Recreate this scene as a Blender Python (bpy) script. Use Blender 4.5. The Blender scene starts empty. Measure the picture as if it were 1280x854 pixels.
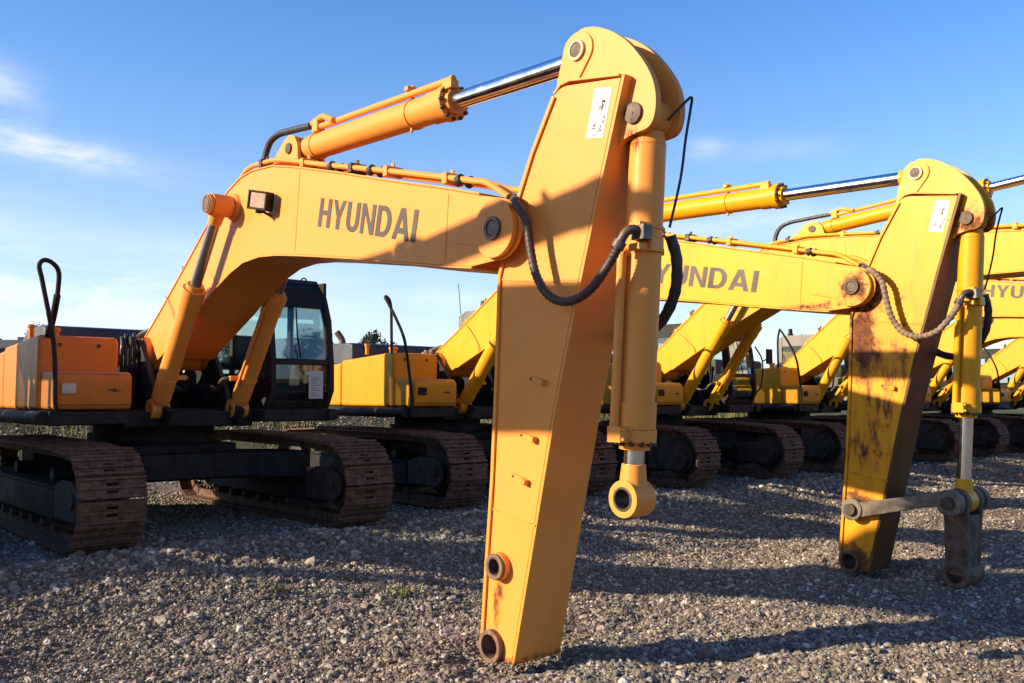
import bpy, bmesh, math, random
import numpy as np
from mathutils import Vector, Matrix
from mathutils.geometry import tessellate_polygon
random.seed(7); rng = np.random.default_rng(7)
SC = bpy.context.scene
COL = SC.collection
PI = math.pi
V = Vector

# ------------------------------------------------------------------ camera
cd = bpy.data.cameras.new('camera'); cam = bpy.data.objects.new('camera', cd); COL.objects.link(cam)
CAM = V((-4.36091, -11.68098, 1.86727))
fw = V((0.664403, 0.744932, 0.060381)); rt = V((0.746224, -0.665693, 0.001691)); up = V((-0.041455, -0.043935, 0.998174))
cam.matrix_world = Matrix(((rt.x, up.x, -fw.x, CAM.x), (rt.y, up.y, -fw.y, CAM.y), (rt.z, up.z, -fw.z, CAM.z), (0, 0, 0, 1)))
cd.sensor_width = 36; cd.lens = 1142.84 / 1280 * 36
cd.clip_start = 0.05; cd.clip_end = 3000
SC.camera = cam
SC.render.resolution_x = 1024; SC.render.resolution_y = 683

# ------------------------------------------------------------------ light
SUN_EL, SUN_AZ = math.radians(21.6), math.radians(25.0)          # azimuth: from -X (rows' left) towards +Y
to_sun = V((-math.cos(SUN_AZ) * math.cos(SUN_EL), math.sin(SUN_AZ) * math.cos(SUN_EL), math.sin(SUN_EL)))
sd = bpy.data.lights.new('sun', 'SUN'); sd.energy = 5.0; sd.angle = math.radians(0.6); sd.color = (1.0, 0.82, 0.58)
sun = bpy.data.objects.new('sun', sd); COL.objects.link(sun)
sun.rotation_euler = to_sun.to_track_quat('Z', 'Y').to_euler()
SC.cycles.caustics_reflective = False; SC.cycles.caustics_refractive = False
SC.view_settings.view_transform = 'Standard'; SC.view_settings.look = 'None'
SC.view_settings.exposure = 1.00; SC.view_settings.gamma = 1.0

W = bpy.data.worlds.new('World'); SC.world = W; W.use_nodes = True
nt = W.node_tree; nt.nodes.clear()
N = nt.nodes.new; Lk = nt.links.new
def mth(op, a, b=None, c=None, tree=None):
    t = tree or nt
    n = t.nodes.new('ShaderNodeMath'); n.operation = op
    for k, x in enumerate((a, b, c)):
        if x is None: continue
        if isinstance(x, (int, float)): n.inputs[k].default_value = x
        else: t.links.new(x, n.inputs[k])
    return n.outputs[0]
sky = N('ShaderNodeTexSky'); sky.sky_type = 'NISHITA'; sky.sun_disc = False
sky.sun_elevation = SUN_EL; sky.sun_rotation = math.atan2(to_sun.x, to_sun.y)
sky.altitude = 0; sky.air_density = 1.1; sky.dust_density = 0.6; sky.ozone_density = 4.5
bg = N('ShaderNodeBackground'); bg.inputs['Strength'].default_value = 0.120
out = N('ShaderNodeOutputWorld'); Lk(bg.outputs[0], out.inputs[0])
tc = N('ShaderNodeTexCoord'); sep = N('ShaderNodeSeparateXYZ'); Lk(tc.outputs['Generated'], sep.inputs[0])
az = mth('ARCTAN2', sep.outputs[0], sep.outputs[1]); el = mth('ARCSINE', sep.outputs[2])
cmb = N('ShaderNodeCombineXYZ'); Lk(az, cmb.inputs[0]); Lk(mth('MULTIPLY', el, 3.2), cmb.inputs[1])
nz = N('ShaderNodeTexNoise'); nz.inputs['Scale'].default_value = 9; nz.inputs['Detail'].default_value = 7; nz.inputs['Roughness'].default_value = 0.6
nz.inputs['Distortion'].default_value = 0.5
Lk(cmb.outputs[0], nz.inputs['Vector'])
total = None
def px_dir(x, y):
    d = fw + rt * ((x - 640) / 1142.84) - up * ((y - 427) / 1142.84); d.normalize(); return math.atan2(d.x, d.y), math.asin(d.z)
# wisps where the photograph has them: centre, half extents and strength
for (x, y, wx, wy, amp, tilt) in ((60, 186, 115, 15, 0.75, -0.10), (-15, 115, 40, 30, 0.6, 0), (880, 188, 22, 13, 0.5, 0), (930, 285, 190, 26, 0.42, 0), (965, 190, 70, 14, 0.15, 0),
                                  (1260, 420, 160, 40, 0.3, 0), (90, 360, 300, 60, 0.5, 0), (-300, 250, 160, 60, 0.6, 0), (560, 372, 120, 14, 0.2, 0), (1700, 200, 200, 40, 0.6, 0)):
    a0, e0 = px_dir(x, y); sx, sy = wx / 1142.84, wy / 1142.84
    da = mth('SUBTRACT', az, a0); de = mth('SUBTRACT', el, e0)
    de2 = mth('ADD', de, mth('MULTIPLY', da, -tilt))
    q = mth('ADD', mth('POWER', mth('ABSOLUTE', mth('DIVIDE', da, sx)), 2.0), mth('POWER', mth('ABSOLUTE', mth('DIVIDE', de2, sy)), 2.0))
    g = mth('MULTIPLY', mth('EXPONENT', mth('MULTIPLY', q, -1.0)), amp)
    total = g if total is None else mth('ADD', total, g)
mr = N('ShaderNodeMapRange'); mr.inputs[1].default_value = 0.36; mr.inputs[2].default_value = 0.68
Lk(nz.outputs['Fac'], mr.inputs[0])
cl = mth('MINIMUM', mth('MULTIPLY', total, mth('ADD', mth('MULTIPLY', mr.outputs[0], 0.9), 0.1)), 0.9)
# thin high haze that whitens the lowest degrees of the sky
hz = mth('MULTIPLY', mth('EXPONENT', mth('MULTIPLY', mth('MAXIMUM', el, 0.0), -6.0)), 0.78)
hsv = N('ShaderNodeHueSaturation'); hsv.inputs['Saturation'].default_value = 1.26; hsv.inputs['Hue'].default_value = 0.508; Lk(sky.outputs[0], hsv.inputs['Color'])
mixh = N('ShaderNodeMix'); mixh.data_type = 'RGBA'; Lk(hz, mixh.inputs['Factor']); Lk(hsv.outputs[0], mixh.inputs['A']); mixh.inputs['B'].default_value = (4.0, 4.25, 4.95, 1)
mixc = N('ShaderNodeMix'); mixc.data_type = 'RGBA'; Lk(cl, mixc.inputs['Factor']); Lk(mixh.outputs['Result'], mixc.inputs['A']); mixc.inputs['B'].default_value = (5.6, 5.3, 5.2, 1)
Lk(mixc.outputs['Result'], bg.inputs['Color'])

# ------------------------------------------------------------------ materials
def new_mat(name):
    m = bpy.data.materials.new(name); m.use_nodes = True
    t = m.node_tree; b = t.nodes['Principled BSDF']; return m, t, b
def nse(t, scale, detail=5, rough=0.55, vec=None, dist=0.0):
    n = t.nodes.new('ShaderNodeTexNoise'); n.inputs['Scale'].default_value = scale; n.inputs['Detail'].default_value = detail
    n.inputs['Roughness'].default_value = rough; n.inputs['Distortion'].default_value = dist
    if vec is not None: t.links.new(vec, n.inputs['Vector'])
    return n.outputs['Fac']
def rng_map(t, v, a, b, c=0.0, d=1.0):
    n = t.nodes.new('ShaderNodeMapRange'); n.inputs[1].default_value = a; n.inputs[2].default_value = b
    n.inputs[3].default_value = c; n.inputs[4].default_value = d; t.links.new(v, n.inputs[0]); return n.outputs[0]
def mixcol(t, f, a, b):
    n = t.nodes.new('ShaderNodeMix'); n.data_type = 'RGBA'
    for s, x in (('Factor', f), ('A', a), ('B', b)):
        if isinstance(x, (int, float)): n.inputs[s].default_value = x
        elif isinstance(x, tuple): n.inputs[s].default_value = (*x, 1) if len(x) == 3 else x
        else: t.links.new(x, n.inputs[s])
    return n.outputs['Result']
def obj_vec(t, scale=(1, 1, 1)):
    c = t.nodes.new('ShaderNodeTexCoord'); oi = t.nodes.new('ShaderNodeObjectInfo')
    mp = t.nodes.new('ShaderNodeMapping'); mp.inputs['Scale'].default_value = scale
    t.links.new(c.outputs['Object'], mp.inputs['Vector'])
    ad = t.nodes.new('ShaderNodeVectorMath'); ad.operation = 'ADD'
    sc = t.nodes.new('ShaderNodeVectorMath'); sc.operation = 'SCALE'; sc.inputs[0].default_value = (37, 19, 11)
    t.links.new(oi.outputs['Random'], sc.inputs['Scale'])
    t.links.new(mp.outputs[0], ad.inputs[0]); t.links.new(sc.outputs[0], ad.inputs[1])
    return ad.outputs[0]
def bump(t, b, h, strength=0.2, dist=0.01):
    n = t.nodes.new('ShaderNodeBump'); n.inputs['Strength'].default_value = strength; n.inputs['Distance'].default_value = dist
    t.links.new(h, n.inputs['Height']); t.links.new(n.outputs[0], b.inputs['Normal'])

def paint(name, c1, c2, dirt=0.35, rust=0.0, rough=0.42, dirtcol=(0.16, 0.09, 0.045), rustcol=(0.075, 0.026, 0.009), patches=(), yoff=0.0, wear=0.5):
    m, t, b = new_mat(name)
    v = obj_vec(t); vs = obj_vec(t, (1, 1, 0.18))
    base = mixcol(t, rng_map(t, nse(t, 0.9, 4, 0.6, v), 0.3, 0.7), c1, c2)
    d = mth('MULTIPLY', rng_map(t, nse(t, 6, 8, 0.7, vs), 0.50, 0.78), dirt, tree=t)
    base = mixcol(t, d, base, dirtcol)
    r = rng_map(t, nse(t, 11, 9, 0.72, v, 0.3), 0.70 - 0.10 * rust, 0.78 - 0.10 * rust)
    r = mth('MULTIPLY', r, min(1.0, 0.25 + rust) if rust > 0 else 0.0, tree=t)
    if patches:
        c = t.nodes.new('ShaderNodeTexCoord'); s = t.nodes.new('ShaderNodeSeparateXYZ'); t.links.new(c.outputs['Object'], s.inputs[0])
        n1 = nse(t, 7, 8, 0.72, c.outputs['Object'], 0.4)
        mp = t.nodes.new('ShaderNodeMapping'); mp.inputs['Scale'].default_value = (1, 1, 0.3); t.links.new(c.outputs['Object'], mp.inputs[0])
        n2 = nse(t, 13, 6, 0.65, mp.outputs[0], 0.3)
        for (py, pz, sy, sz, amp, th) in patches:
            q = mth('ADD', mth('POWER', mth('ABSOLUTE', mth('DIVIDE', mth('SUBTRACT', s.outputs[1], py - yoff, tree=t), sy, tree=t), tree=t), 2.0, tree=t),
                    mth('POWER', mth('ABSOLUTE', mth('DIVIDE', mth('SUBTRACT', s.outputs[2], pz, tree=t), sz, tree=t), tree=t), 2.0, tree=t), tree=t)
            g = mth('MULTIPLY', mth('EXPONENT', mth('MULTIPLY', q, -1.0, tree=t), tree=t), amp, tree=t)
            nn = n2 if th else n1
            k = rng_map(t, mth('ADD', g, mth('MULTIPLY', nn, 1.6, tree=t), tree=t), 1.05, 1.28)
            on = rng_map(t, g, 0.05, 0.18); k = mth('MULTIPLY', k, on, tree=t)
            r = mth('MAXIMUM', r, k, tree=t)
            stain = rng_map(t, mth('ADD', g, mth('MULTIPLY', nn, 1.6, tree=t), tree=t), 0.92, 1.2, 0.0, 0.75); stain = mth('MULTIPLY', stain, on, tree=t)
            base = mixcol(t, stain, base, (0.40, 0.13, 0.016))
    if wear:
        bv = t.nodes.new('ShaderNodeBevel'); bv.samples = 4; bv.inputs['Radius'].default_value = 0.014
        ge = t.nodes.new('ShaderNodeNewGeometry'); dt_ = t.nodes.new('ShaderNodeVectorMath'); dt_.operation = 'DOT_PRODUCT'
        t.links.new(bv.outputs[0], dt_.inputs[0]); t.links.new(ge.outputs['True Normal'], dt_.inputs[1])
        ed = mth('MULTIPLY', rng_map(t, dt_.outputs['Value'], 0.995, 0.90), rng_map(t, nse(t, 9, 6, 0.7, v), 0.46, 0.60), tree=t)
        base = mixcol(t, mth('MULTIPLY', ed, wear, tree=t), base, (0.10, 0.042, 0.016))
        # fine scratches and specks
        sk = mth('MULTIPLY', rng_map(t, nse(t, 42, 3, 0.6, v), 0.70, 0.76), 0.55 * max(0.0, wear - 0.2), tree=t); base = mixcol(t, sk, base, dirtcol)
    base = mixcol(t, r, base, mixcol(t, rng_map(t, nse(t, 25, 4, 0.6, v), 0.35, 0.65), rustcol, tuple(min(1, k * 2.6) for k in rustcol)))
    t.links.new(base, b.inputs['Base Color'])
    t.links.new(rng_map(t, mth('MAXIMUM', r, mth('MULTIPLY', nse(t, 4, 5, 0.6, v), 0.5, tree=t), tree=t), 0.15, 1.0, rough - 0.06, 0.85), b.inputs['Roughness'])
    b.inputs['Specular IOR Level'].default_value = 0.22
    bump(t, b, nse(t, 14, 4, 0.6, v), 0.12, 0.006)
    return m
def plain(name, c, rough=0.6, metal=0.0, var=0.35, scale=8, spec=0.4, bmp=0.15):
    m, t, b = new_mat(name); v = obj_vec(t)
    t.links.new(mixcol(t, rng_map(t, nse(t, scale, 7, 0.65, v), 0.35, 0.7), tuple(k * (1 - var) for k in c), tuple(min(1, k * (1 + var)) for k in c)), b.inputs['Base Color'])
    t.links.new(rng_map(t, nse(t, scale * 0.7, 5, 0.6, v), 0.3, 0.7, max(0.05, rough - 0.1), min(1, rough + 0.12)), b.inputs['Roughness'])
    b.inputs['Metallic'].default_value = metal; b.inputs['Specular IOR Level'].default_value = spec
    if bmp: bump(t, b, nse(t, scale * 4, 5, 0.6, v), bmp, 0.006)
    return m
M = {}
M['orange'] = paint('faded_orange_paint', (0.73, 0.272, 0.052), (0.70, 0.260, 0.050), 0.09, 0.0, wear=0.25, patches=((-6.84, 0.14, 0.05, 0.10, 0.42, 0), (-6.80, -0.02, 0.05, 0.2, 0.30, 1), (-6.9, -0.33, 0.25, 0.05, 0.42, 0), (-8.0, 3.08, 0.09, 0.10, 0.25, 1)))
M['orange_dark'] = paint('orange_paint_body', (0.60, 0.180, 0.018), (0.55, 0.165, 0.020), 0.3, 0.1)
M['yellow'] = paint('yellow_paint', (0.72, 0.315, 0.006), (0.66, 0.285, 0.007), 0.30, 0.15)
M['yellow_dark'] = paint('yellow_paint_body', (0.64, 0.26, 0.007), (0.58, 0.235, 0.008), 0.35, 0.3)
M['yellow_rusty'] = paint('rusting_yellow_paint', (0.74, 0.300, 0.007), (0.69, 0.275, 0.008), 0.45, 0.25, yoff=0.65, wear=0.95,
    patches=((-6.95, 2.12, 0.17, 0.46, 0.72, 0), (-7.0, 2.55, 0.25, 0.25, 0.5, 0), (-7.12, 1.85, 0.28, 0.45, 0.30, 1), (-7.12, 1.45, 0.25, 0.30, 0.32, 1), (-7.0, 1.0, 0.28, 0.3, 0.34, 1), (-6.85, 0.40, 0.22, 0.12, 0.55, 0), (-6.8, -0.3, 0.3, 0.22, 0.7, 0), (-8.05, 3.2, 0.2, 0.2, 0.5, 0), (-7.38, 1.9, 0.08, 0.6, 0.30, 0)))
M['boom_rusty'] = paint('weathered_yellow_boom', (0.72, 0.32, 0.009), (0.66, 0.29, 0.010), 0.4, 0.2, yoff=0.65, wear=0.8, patches=((-6.95, 2.62, 0.17, 0.17, 0.62, 0), (-6.5, 2.47, 0.5, 0.05, 0.36, 0)))
M['rust_plate'] = paint('brown_rusted_plate', (0.075, 0.028, 0.010), (0.15, 0.058, 0.012), 0.8, 0.8)
M['rust_steel'] = plain('worn_brown_steel', (0.105, 0.062, 0.040), 0.7, 0.0, 0.6, 9)
M['link_steel'] = plain('worn_grey_steel', (0.155, 0.122, 0.090), 0.6, 0.05, 0.55, 7)
M['worn_bush'] = plain('worn_bushing_steel', (0.17, 0.10, 0.062), 0.6, 0.1, 0.5, 14)
M['track'] = plain('rusty_track_steel', (0.125, 0.068, 0.045), 0.8, 0.05, 0.55, 12, 0.3, 0.3)
M['frame'] = plain('dark_frame_paint', (0.015, 0.015, 0.017), 0.65, 0, 0.5, 6, 0.2)
M['guard'] = plain('muddy_frame_steel', (0.040, 0.030, 0.025), 0.7, 0, 0.5, 7)
M['deck'] = plain('charcoal_deck_paint', (0.018, 0.017, 0.017), 0.65, 0, 0.5, 5, 0.2)
M['hood'] = plain('charcoal_hood_paint', (0.055, 0.057, 0.066), 0.5, 0, 0.3, 4)
M['cab'] = plain('dark_cab_paint', (0.022, 0.018, 0.017), 0.55, 0, 0.4, 4, 0.2)
M['cabgrey'] = plain('grey_cab_paint', (0.15, 0.138, 0.122), 0.42, 0, 0.25, 3)
M['seat'] = plain('dark_seat_cloth', (0.03, 0.03, 0.035), 0.9)
M['rubber'] = plain('black_hose_rubber', (0.028, 0.025, 0.024), 0.5, 0, 0.4, 20)
M['guardhose'] = plain('brown_hose_sleeve', (0.045, 0.028, 0.023), 0.55, 0, 0.4, 15)
M['greyhose'] = plain('dusty_ribbed_sleeve', (0.20, 0.135, 0.09), 0.65, 0, 0.4, 15)
M['letter'] = plain('grey_brown_lettering', (0.052, 0.034, 0.026), 0.5, 0, 0.25, 6, 0.4, 0)
M['pin'] = plain('brown_pin_steel', (0.062, 0.040, 0.028), 0.55, 0.3, 0.4, 16)
M['fitting'] = plain('dull_fitting_steel', (0.12, 0.09, 0.07), 0.45, 0.5, 0.4, 16)
M['seal'] = plain('pale_pin_ring', (0.55, 0.42, 0.24), 0.5)
M['white'] = plain('white_decal', (0.72, 0.71, 0.68), 0.45, 0, 0.05, 5, 0.4, 0)
M['ink'] = plain('black_ink', (0.05, 0.05, 0.05), 0.5, 0, 0.1, 5, 0.4, 0)
M['paper'] = plain('paper_notice', (0.5, 0.5, 0.5), 0.8, 0, 0.05, 5, 0.3, 0)
M['lens'] = plain('dusty_lamp_lens', (0.55, 0.34, 0.25), 0.25, 0, 0.2, 14, 0.6, 0)
M['marker'] = plain('grey_reflector', (0.5, 0.42, 0.36), 0.3, 0, 0.2, 14, 0.6, 0)
m, t, b = new_mat('chrome_rod'); b.inputs['Metallic'].default_value = 1; b.inputs['Base Color'].default_value = (0.78, 0.78, 0.80, 1)
v_ = obj_vec(t); t.links.new(rng_map(t, nse(t, 9, 5, 0.6, v_), 0.3, 0.7, 0.10, 0.22), b.inputs['Roughness']); M['chrome'] = m
m, t, b = new_mat('dusty_rod'); b.inputs['Metallic'].default_value = 0.9; b.inputs['Base Color'].default_value = (0.30, 0.28, 0.28, 1); b.inputs['Roughness'].default_value = 0.35; M['dullrod'] = m
m, t, b = new_mat('cab_glass'); t.nodes.remove(b)
tr = t.nodes.new('ShaderNodeBsdfTransparent'); tr.inputs[0].default_value = (0.91, 0.95, 0.94, 1)
gl = t.nodes.new('ShaderNodeBsdfGlossy'); gl.inputs[0].default_value = (0.9, 1.0, 1.0, 1); gl.inputs[1].default_value = 0.03
fr = t.nodes.new('ShaderNodeFresnel'); fr.inputs[0].default_value = 1.5
mx = t.nodes.new('ShaderNodeMixShader'); t.links.new(mth('MULTIPLY', fr.outputs[0], 0.8, tree=t), mx.inputs[0]); t.links.new(tr.outputs[0], mx.inputs[1]); t.links.new(gl.outputs[0], mx.inputs[2])
t.links.new(mx.outputs[0], t.nodes['Material Output'].inputs[0]); M['glass'] = m

# ------------------------------------------------------------------ mesh helpers
class MB:
    """collects shapes; build() links them as ONE mesh object"""
    def __init__(s, xf=None): s.v = []; s.f = []; s.mi = []; s.cur = 0; s.xf = xf
    def add(s, vs, fs):
        o = len(s.v); s.v += [tuple(p) for p in vs]
        for f in fs: s.f.append(tuple(o + k for k in f)); s.mi.append(s.cur)
    def box(s, c, d, rot=None):
        c = V(c); hx, hy, hz = d[0] / 2, d[1] / 2, d[2] / 2
        vs = [V((x, y, z)) for x in (-hx, hx) for y in (-hy, hy) for z in (-hz, hz)]
        if rot is not None: vs = [rot @ q for q in vs]
        s.add([c + q for q in vs], [(0, 1, 3, 2), (4, 6, 7, 5), (0, 4, 5, 1), (2, 3, 7, 6), (0, 2, 6, 4), (1, 5, 7, 3)])
    def bb(s, x0, x1, y0, y1, z0, z1): s.box(((x0 + x1) / 2, (y0 + y1) / 2, (z0 + z1) / 2), (x1 - x0, y1 - y0, z1 - z0))
    def prism(s, poly, x0, x1):
        n = len(poly); a = sum(poly[i][0] * poly[(i + 1) % n][1] - poly[(i + 1) % n][0] * poly[i][1] for i in range(n))
        if a < 0: poly = poly[::-1]
        s.add([(x0, y, z) for y, z in poly] + [(x1, y, z) for y, z in poly],
              [tuple(range(n))[::-1], tuple(range(n, 2 * n))] + [(i, (i + 1) % n, n + (i + 1) % n, n + i) for i in range(n)])
    def plate(s, poly, holes, x0, x1, seg=24):      # plate with round bores
        loops = [[V((y, z, 0)) for y, z in poly]]
        for (cy, cz, r) in holes: loops.append([V((cy + r * math.cos(2 * PI * i / seg), cz + r * math.sin(2 * PI * i / seg), 0)) for i in range(seg)])
        flat = [q for l in loops for q in l]; n = len(flat)
        tris = tessellate_polygon(loops)
        fs = [tuple(t) for t in tris] + [tuple(n + k for k in t) for t in tris]; o = 0
        for l in loops:
            m_ = len(l); fs += [(o + i, o + (i + 1) % m_, n + o + (i + 1) % m_, n + o + i) for i in range(m_)]; o += m_
        s.add([(x0, q.x, q.y) for q in flat] + [(x1, q.x, q.y) for q in flat], fs)
    def prismz(s, poly, z0, z1):           # polygon in x,y
        n = len(poly); a = sum(poly[i][0] * poly[(i + 1) % n][1] - poly[(i + 1) % n][0] * poly[i][1] for i in range(n))
        if a < 0: poly = poly[::-1]
        s.add([(x, y, z0) for x, y in poly] + [(x, y, z1) for x, y in poly],
              [tuple(range(n))[::-1], tuple(range(n, 2 * n))] + [(i, (i + 1) % n, n + (i + 1) % n, n + i) for i in range(n)])
    def prismy(s, poly, y0, y1):           # polygon in x,z
        n = len(poly); a = sum(poly[i][0] * poly[(i + 1) % n][1] - poly[(i + 1) % n][0] * poly[i][1] for i in range(n))
        if a < 0: poly = poly[::-1]
        s.add([(x, y1, z) for x, z in poly] + [(x, y0, z) for x, z in poly],
              [tuple(range(n))[::-1], tuple(range(n, 2 * n))] + [(i, (i + 1) % n, n + (i + 1) % n, n + i) for i in range(n)])
    def strip(s, pts, th, x0, x1):         # plate following a line in y,z; thickness to the left of the line
        n = len(pts); nor = []
        for i in range(n):
            a = V(pts[max(0, i - 1)]); c = V(pts[min(n - 1, i + 1)]); d = (c - a).normalized(); nor.append(V((-d.y, d.x)))
        q = [V(pts[i]) + nor[i] * th for i in range(n)]
        s.prism_quads([(tuple(pts[i]), tuple(q[i])) for i in range(n)], x0, x1)
    def prism_quads(s, pairs, x0, x1):
        vs = []
        for a, c in pairs: vs += [(x0, *a), (x1, *a), (x1, *c), (x0, *c)]
        fs = []
        for i in range(len(pairs) - 1):
            o = 4 * i; p = o + 4
            for k in range(4): fs.append((o + k, o + (k + 1) % 4, p + (k + 1) % 4, p + k))
        fs += [(3, 2, 1, 0), tuple(4 * (len(pairs) - 1) + k for k in range(4))]
        s.add(vs, fs)
    def cyl(s, p0, p1, r0, r1=None, seg=20, caps=True):
        r1 = r0 if r1 is None else r1
        p0 = V(p0); p1 = V(p1); d = (p1 - p0).normalized(); a = d.orthogonal().normalized(); c = d.cross(a)
        vs = []
        for p, r in ((p0, r0), (p1, r1)):
            for k in range(seg):
                t = 2 * PI * k / seg; vs.append(p + (a * math.cos(t) + c * math.sin(t)) * r)
        fs = [(k, (k + 1) % seg, seg + (k + 1) % seg, seg + k) for k in range(seg)]
        if caps: fs += [tuple(range(seg))[::-1], tuple(range(seg, 2 * seg))]
        s.add(vs, fs)
    def ring(s, p0, p1, ro, ri, seg=24):
        p0 = V(p0); p1 = V(p1); d = (p1 - p0).normalized(); a = d.orthogonal().normalized(); c = d.cross(a)
        vs = []
        for p, r in ((p0, ro), (p1, ro), (p1, ri), (p0, ri)):
            for k in range(seg):
                t = 2 * PI * k / seg; vs.append(p + (a * math.cos(t) + c * math.sin(t)) * r)
        fs = []
        for j in range(4):
            o, q = j * seg, ((j + 1) % 4) * seg
            fs += [(o + k, o + (k + 1) % seg, q + (k + 1) % seg, q + k) for k in range(seg)]
        s.add(vs, fs)
    def tube(s, pts, r, seg=10, smooth=6, rib=0.0, ribn=0):
        pts = [V(p) for p in pts]
        if smooth > 1 and len(pts) > 2:
            P = [pts[0] * 2 - pts[1]] + pts + [pts[-1] * 2 - pts[-2]]; o = []
            for i in range(1, len(P) - 2):
                for k in range(smooth):
                    t = k / smooth; a, c, d, e = P[i - 1], P[i], P[i + 1], P[i + 2]
                    o.append(0.5 * ((2 * c) + (d - a) * t + (2 * a - 5 * c + 4 * d - e) * t * t + (3 * c - a - 3 * d + e) * t ** 3))
            o.append(pts[-1]); pts = o
        n = len(pts); vs = []; A = None
        for i in range(n):
            d = (pts[min(n - 1, i + 1)] - pts[max(0, i - 1)]).normalized()
            A = d.orthogonal().normalized() if A is None else (A - d * A.dot(d)).normalized()
            C = d.cross(A)
            rr = r + (rib * (1 if (i % 3) == 0 else 0) if ribn else 0)
            for k in range(seg):
                t = 2 * PI * k / seg; vs.append(pts[i] + (A * math.cos(t) + C * math.sin(t)) * rr)
        fs = [(i * seg + k, i * seg + (k + 1) % seg, (i + 1) * seg + (k + 1) % seg, (i + 1) * seg + k) for i in range(n - 1) for k in range(seg)]
        fs += [tuple(range(seg))[::-1], tuple((n - 1) * seg + k for k in range(seg))]
        s.add(vs, fs)
    def build(s, name, mats, parent=None, bevel=0.0, angle=35):
        me = bpy.data.meshes.new(name)
        vs = [s.xf(q) for q in s.v] if s.xf else s.v
        me.from_pydata([tuple(q) for q in vs], [], s.f)
        mats = mats if isinstance(mats, (list, tuple)) else [mats]
        for k in mats: me.materials.append(k)
        me.polygons.foreach_set('material_index', s.mi)
        bm = bmesh.new(); bm.from_mesh(me); bmesh.ops.recalc_face_normals(bm, faces=bm.faces); bm.to_mesh(me); bm.free()
        me.polygons.foreach_set('use_smooth', [True] * len(me.polygons))
        me.set_sharp_from_angle(angle=math.radians(angle))
        o = bpy.data.objects.new(name, me); COL.objects.link(o)
        if parent is not None: o.parent = parent
        if bevel:
            b = o.modifiers.new('bevel', 'BEVEL'); b.width = bevel; b.segments = 3 if bevel > 0.03 else 2; b.limit_method = 'ANGLE'; b.angle_limit = math.radians(40); b.harden_normals = True
        return o
def tag(o, label=None, cat=None, group=None, kind=None):
    if label: o['label'] = label
    if cat: o['category'] = cat
    if group: o['group'] = group
    if kind: o['kind'] = kind
    return o

# ------------------------------------------------------------------ excavator
G = 0.39            # height of the bench the machines stand on
S = 4.96429         # spacing of the row
XB = 0.075          # centre plane of boom and arm
FOOT = (-0.33, 2.0)

BOOM_TOP = [(-0.19, 2.14), (-0.75, 2.48), (-1.55, 3.0), (-2.03, 3.32), (-2.31, 3.49), (-2.56, 3.63), (-2.84, 3.72), (-3.12, 3.745), (-3.55, 3.715), (-4.03, 3.61), (-4.75, 3.43), (-5.5, 3.23), (-6.36, 3.01), (-6.72, 2.91)]
PV = (-6.92, 2.64)
BOOM_BOT = [(-6.64, 2.41), (-6.3, 2.455), (-5.74, 2.54), (-5.03, 2.66), (-4.1, 2.79), (-3.66, 2.845), (-3.3, 2.87), (-2.95, 2.85), (-2.66, 2.775), (-2.27, 2.63), (-1.87, 2.43), (-1.25, 2.16), (-0.78, 1.95)]

def letter_quads(ch):
    s = 0.215
    def q(*p): return list(p)
    if ch == 'H': return 0.74, [q((0, 0), (s, 0), (s, 1), (0, 1)), q((.74 - s, 0), (.74, 0), (.74, 1), (.74 - s, 1)), q((s, .42), (.74 - s, .42), (.74 - s, .59), (s, .59))]
    if ch == 'Y': return 0.76, [q((.38 - s / 2, 0), (.38 + s / 2, 0), (.38 + s / 2, .42), (.38 - s / 2, .42)), q((.38 - s / 2, .42), (.38, .42), (.38, .62), (.21, 1), (0, 1)), q((.38, .42), (.38 + s / 2, .42), (.76, 1), (.55, 1), (.38, .62))]
    if ch == 'I': return s, [q((0, 0), (s, 0), (s, 1), (0, 1))]
    if ch == 'N': return 0.76, [q((0, 0), (s - .02, 0), (s - .02, 1), (0, 1)), q((.76 - s + .02, 0), (.76, 0), (.76, 1), (.76 - s + .02, 1)), q((s - .02, 1), (s - .02, .68), (.76 - s + .02, 0), (.76 - s + .02, .32))]
    if ch == 'A': return 0.86, [q((0, 0), (.2, 0), (.265, .2), (.325, .38), (.43, .72), (.43, 1), (.32, 1)), q((.86, 0), (.54, 1), (.43, 1), (.43, .72), (.535, .38), (.595, .2), (.66, 0)), q((.265, .2), (.595, .2), (.535, .38), (.325, .38))]
    arc = []
    if ch == 'U':
        w = 0.74; n = 10; o = [(0, 1)]; i_ = [(s, 1)]
        for k in range(n + 1):
            a = PI + PI * k / n; o.append((w / 2 + w / 2 * math.cos(a), .34 + .35 * math.sin(a))); i_.append((w / 2 + (w / 2 - s) * math.cos(a), .34 + .17 * math.sin(a)))
        o.append((w, 1)); i_.append((w - s, 1))
        return w, [q(o[k], o[k + 1], i_[k + 1], i_[k]) for k in range(len(o) - 1)]
    if ch == 'D':
        w = 0.78; n = 10; o = [(s, 0)]; i_ = [(s, .17)]
        for k in range(n + 1):
            a = -PI / 2 + PI * k / n; o.append((.36 + (w - .36) * math.cos(a), .5 + .5 * math.sin(a))); i_.append((.36 + (w - .36 - s) * math.cos(a), .5 + .33 * math.sin(a)))
        o.append((s, 1)); i_.append((s, .83))
        return w, [q(o[k], o[k + 1], i_[k + 1], i_[k]) for k in range(len(o) - 1)] + [q((0, 0), (s, 0), (s, 1), (0, 1))]

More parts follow.
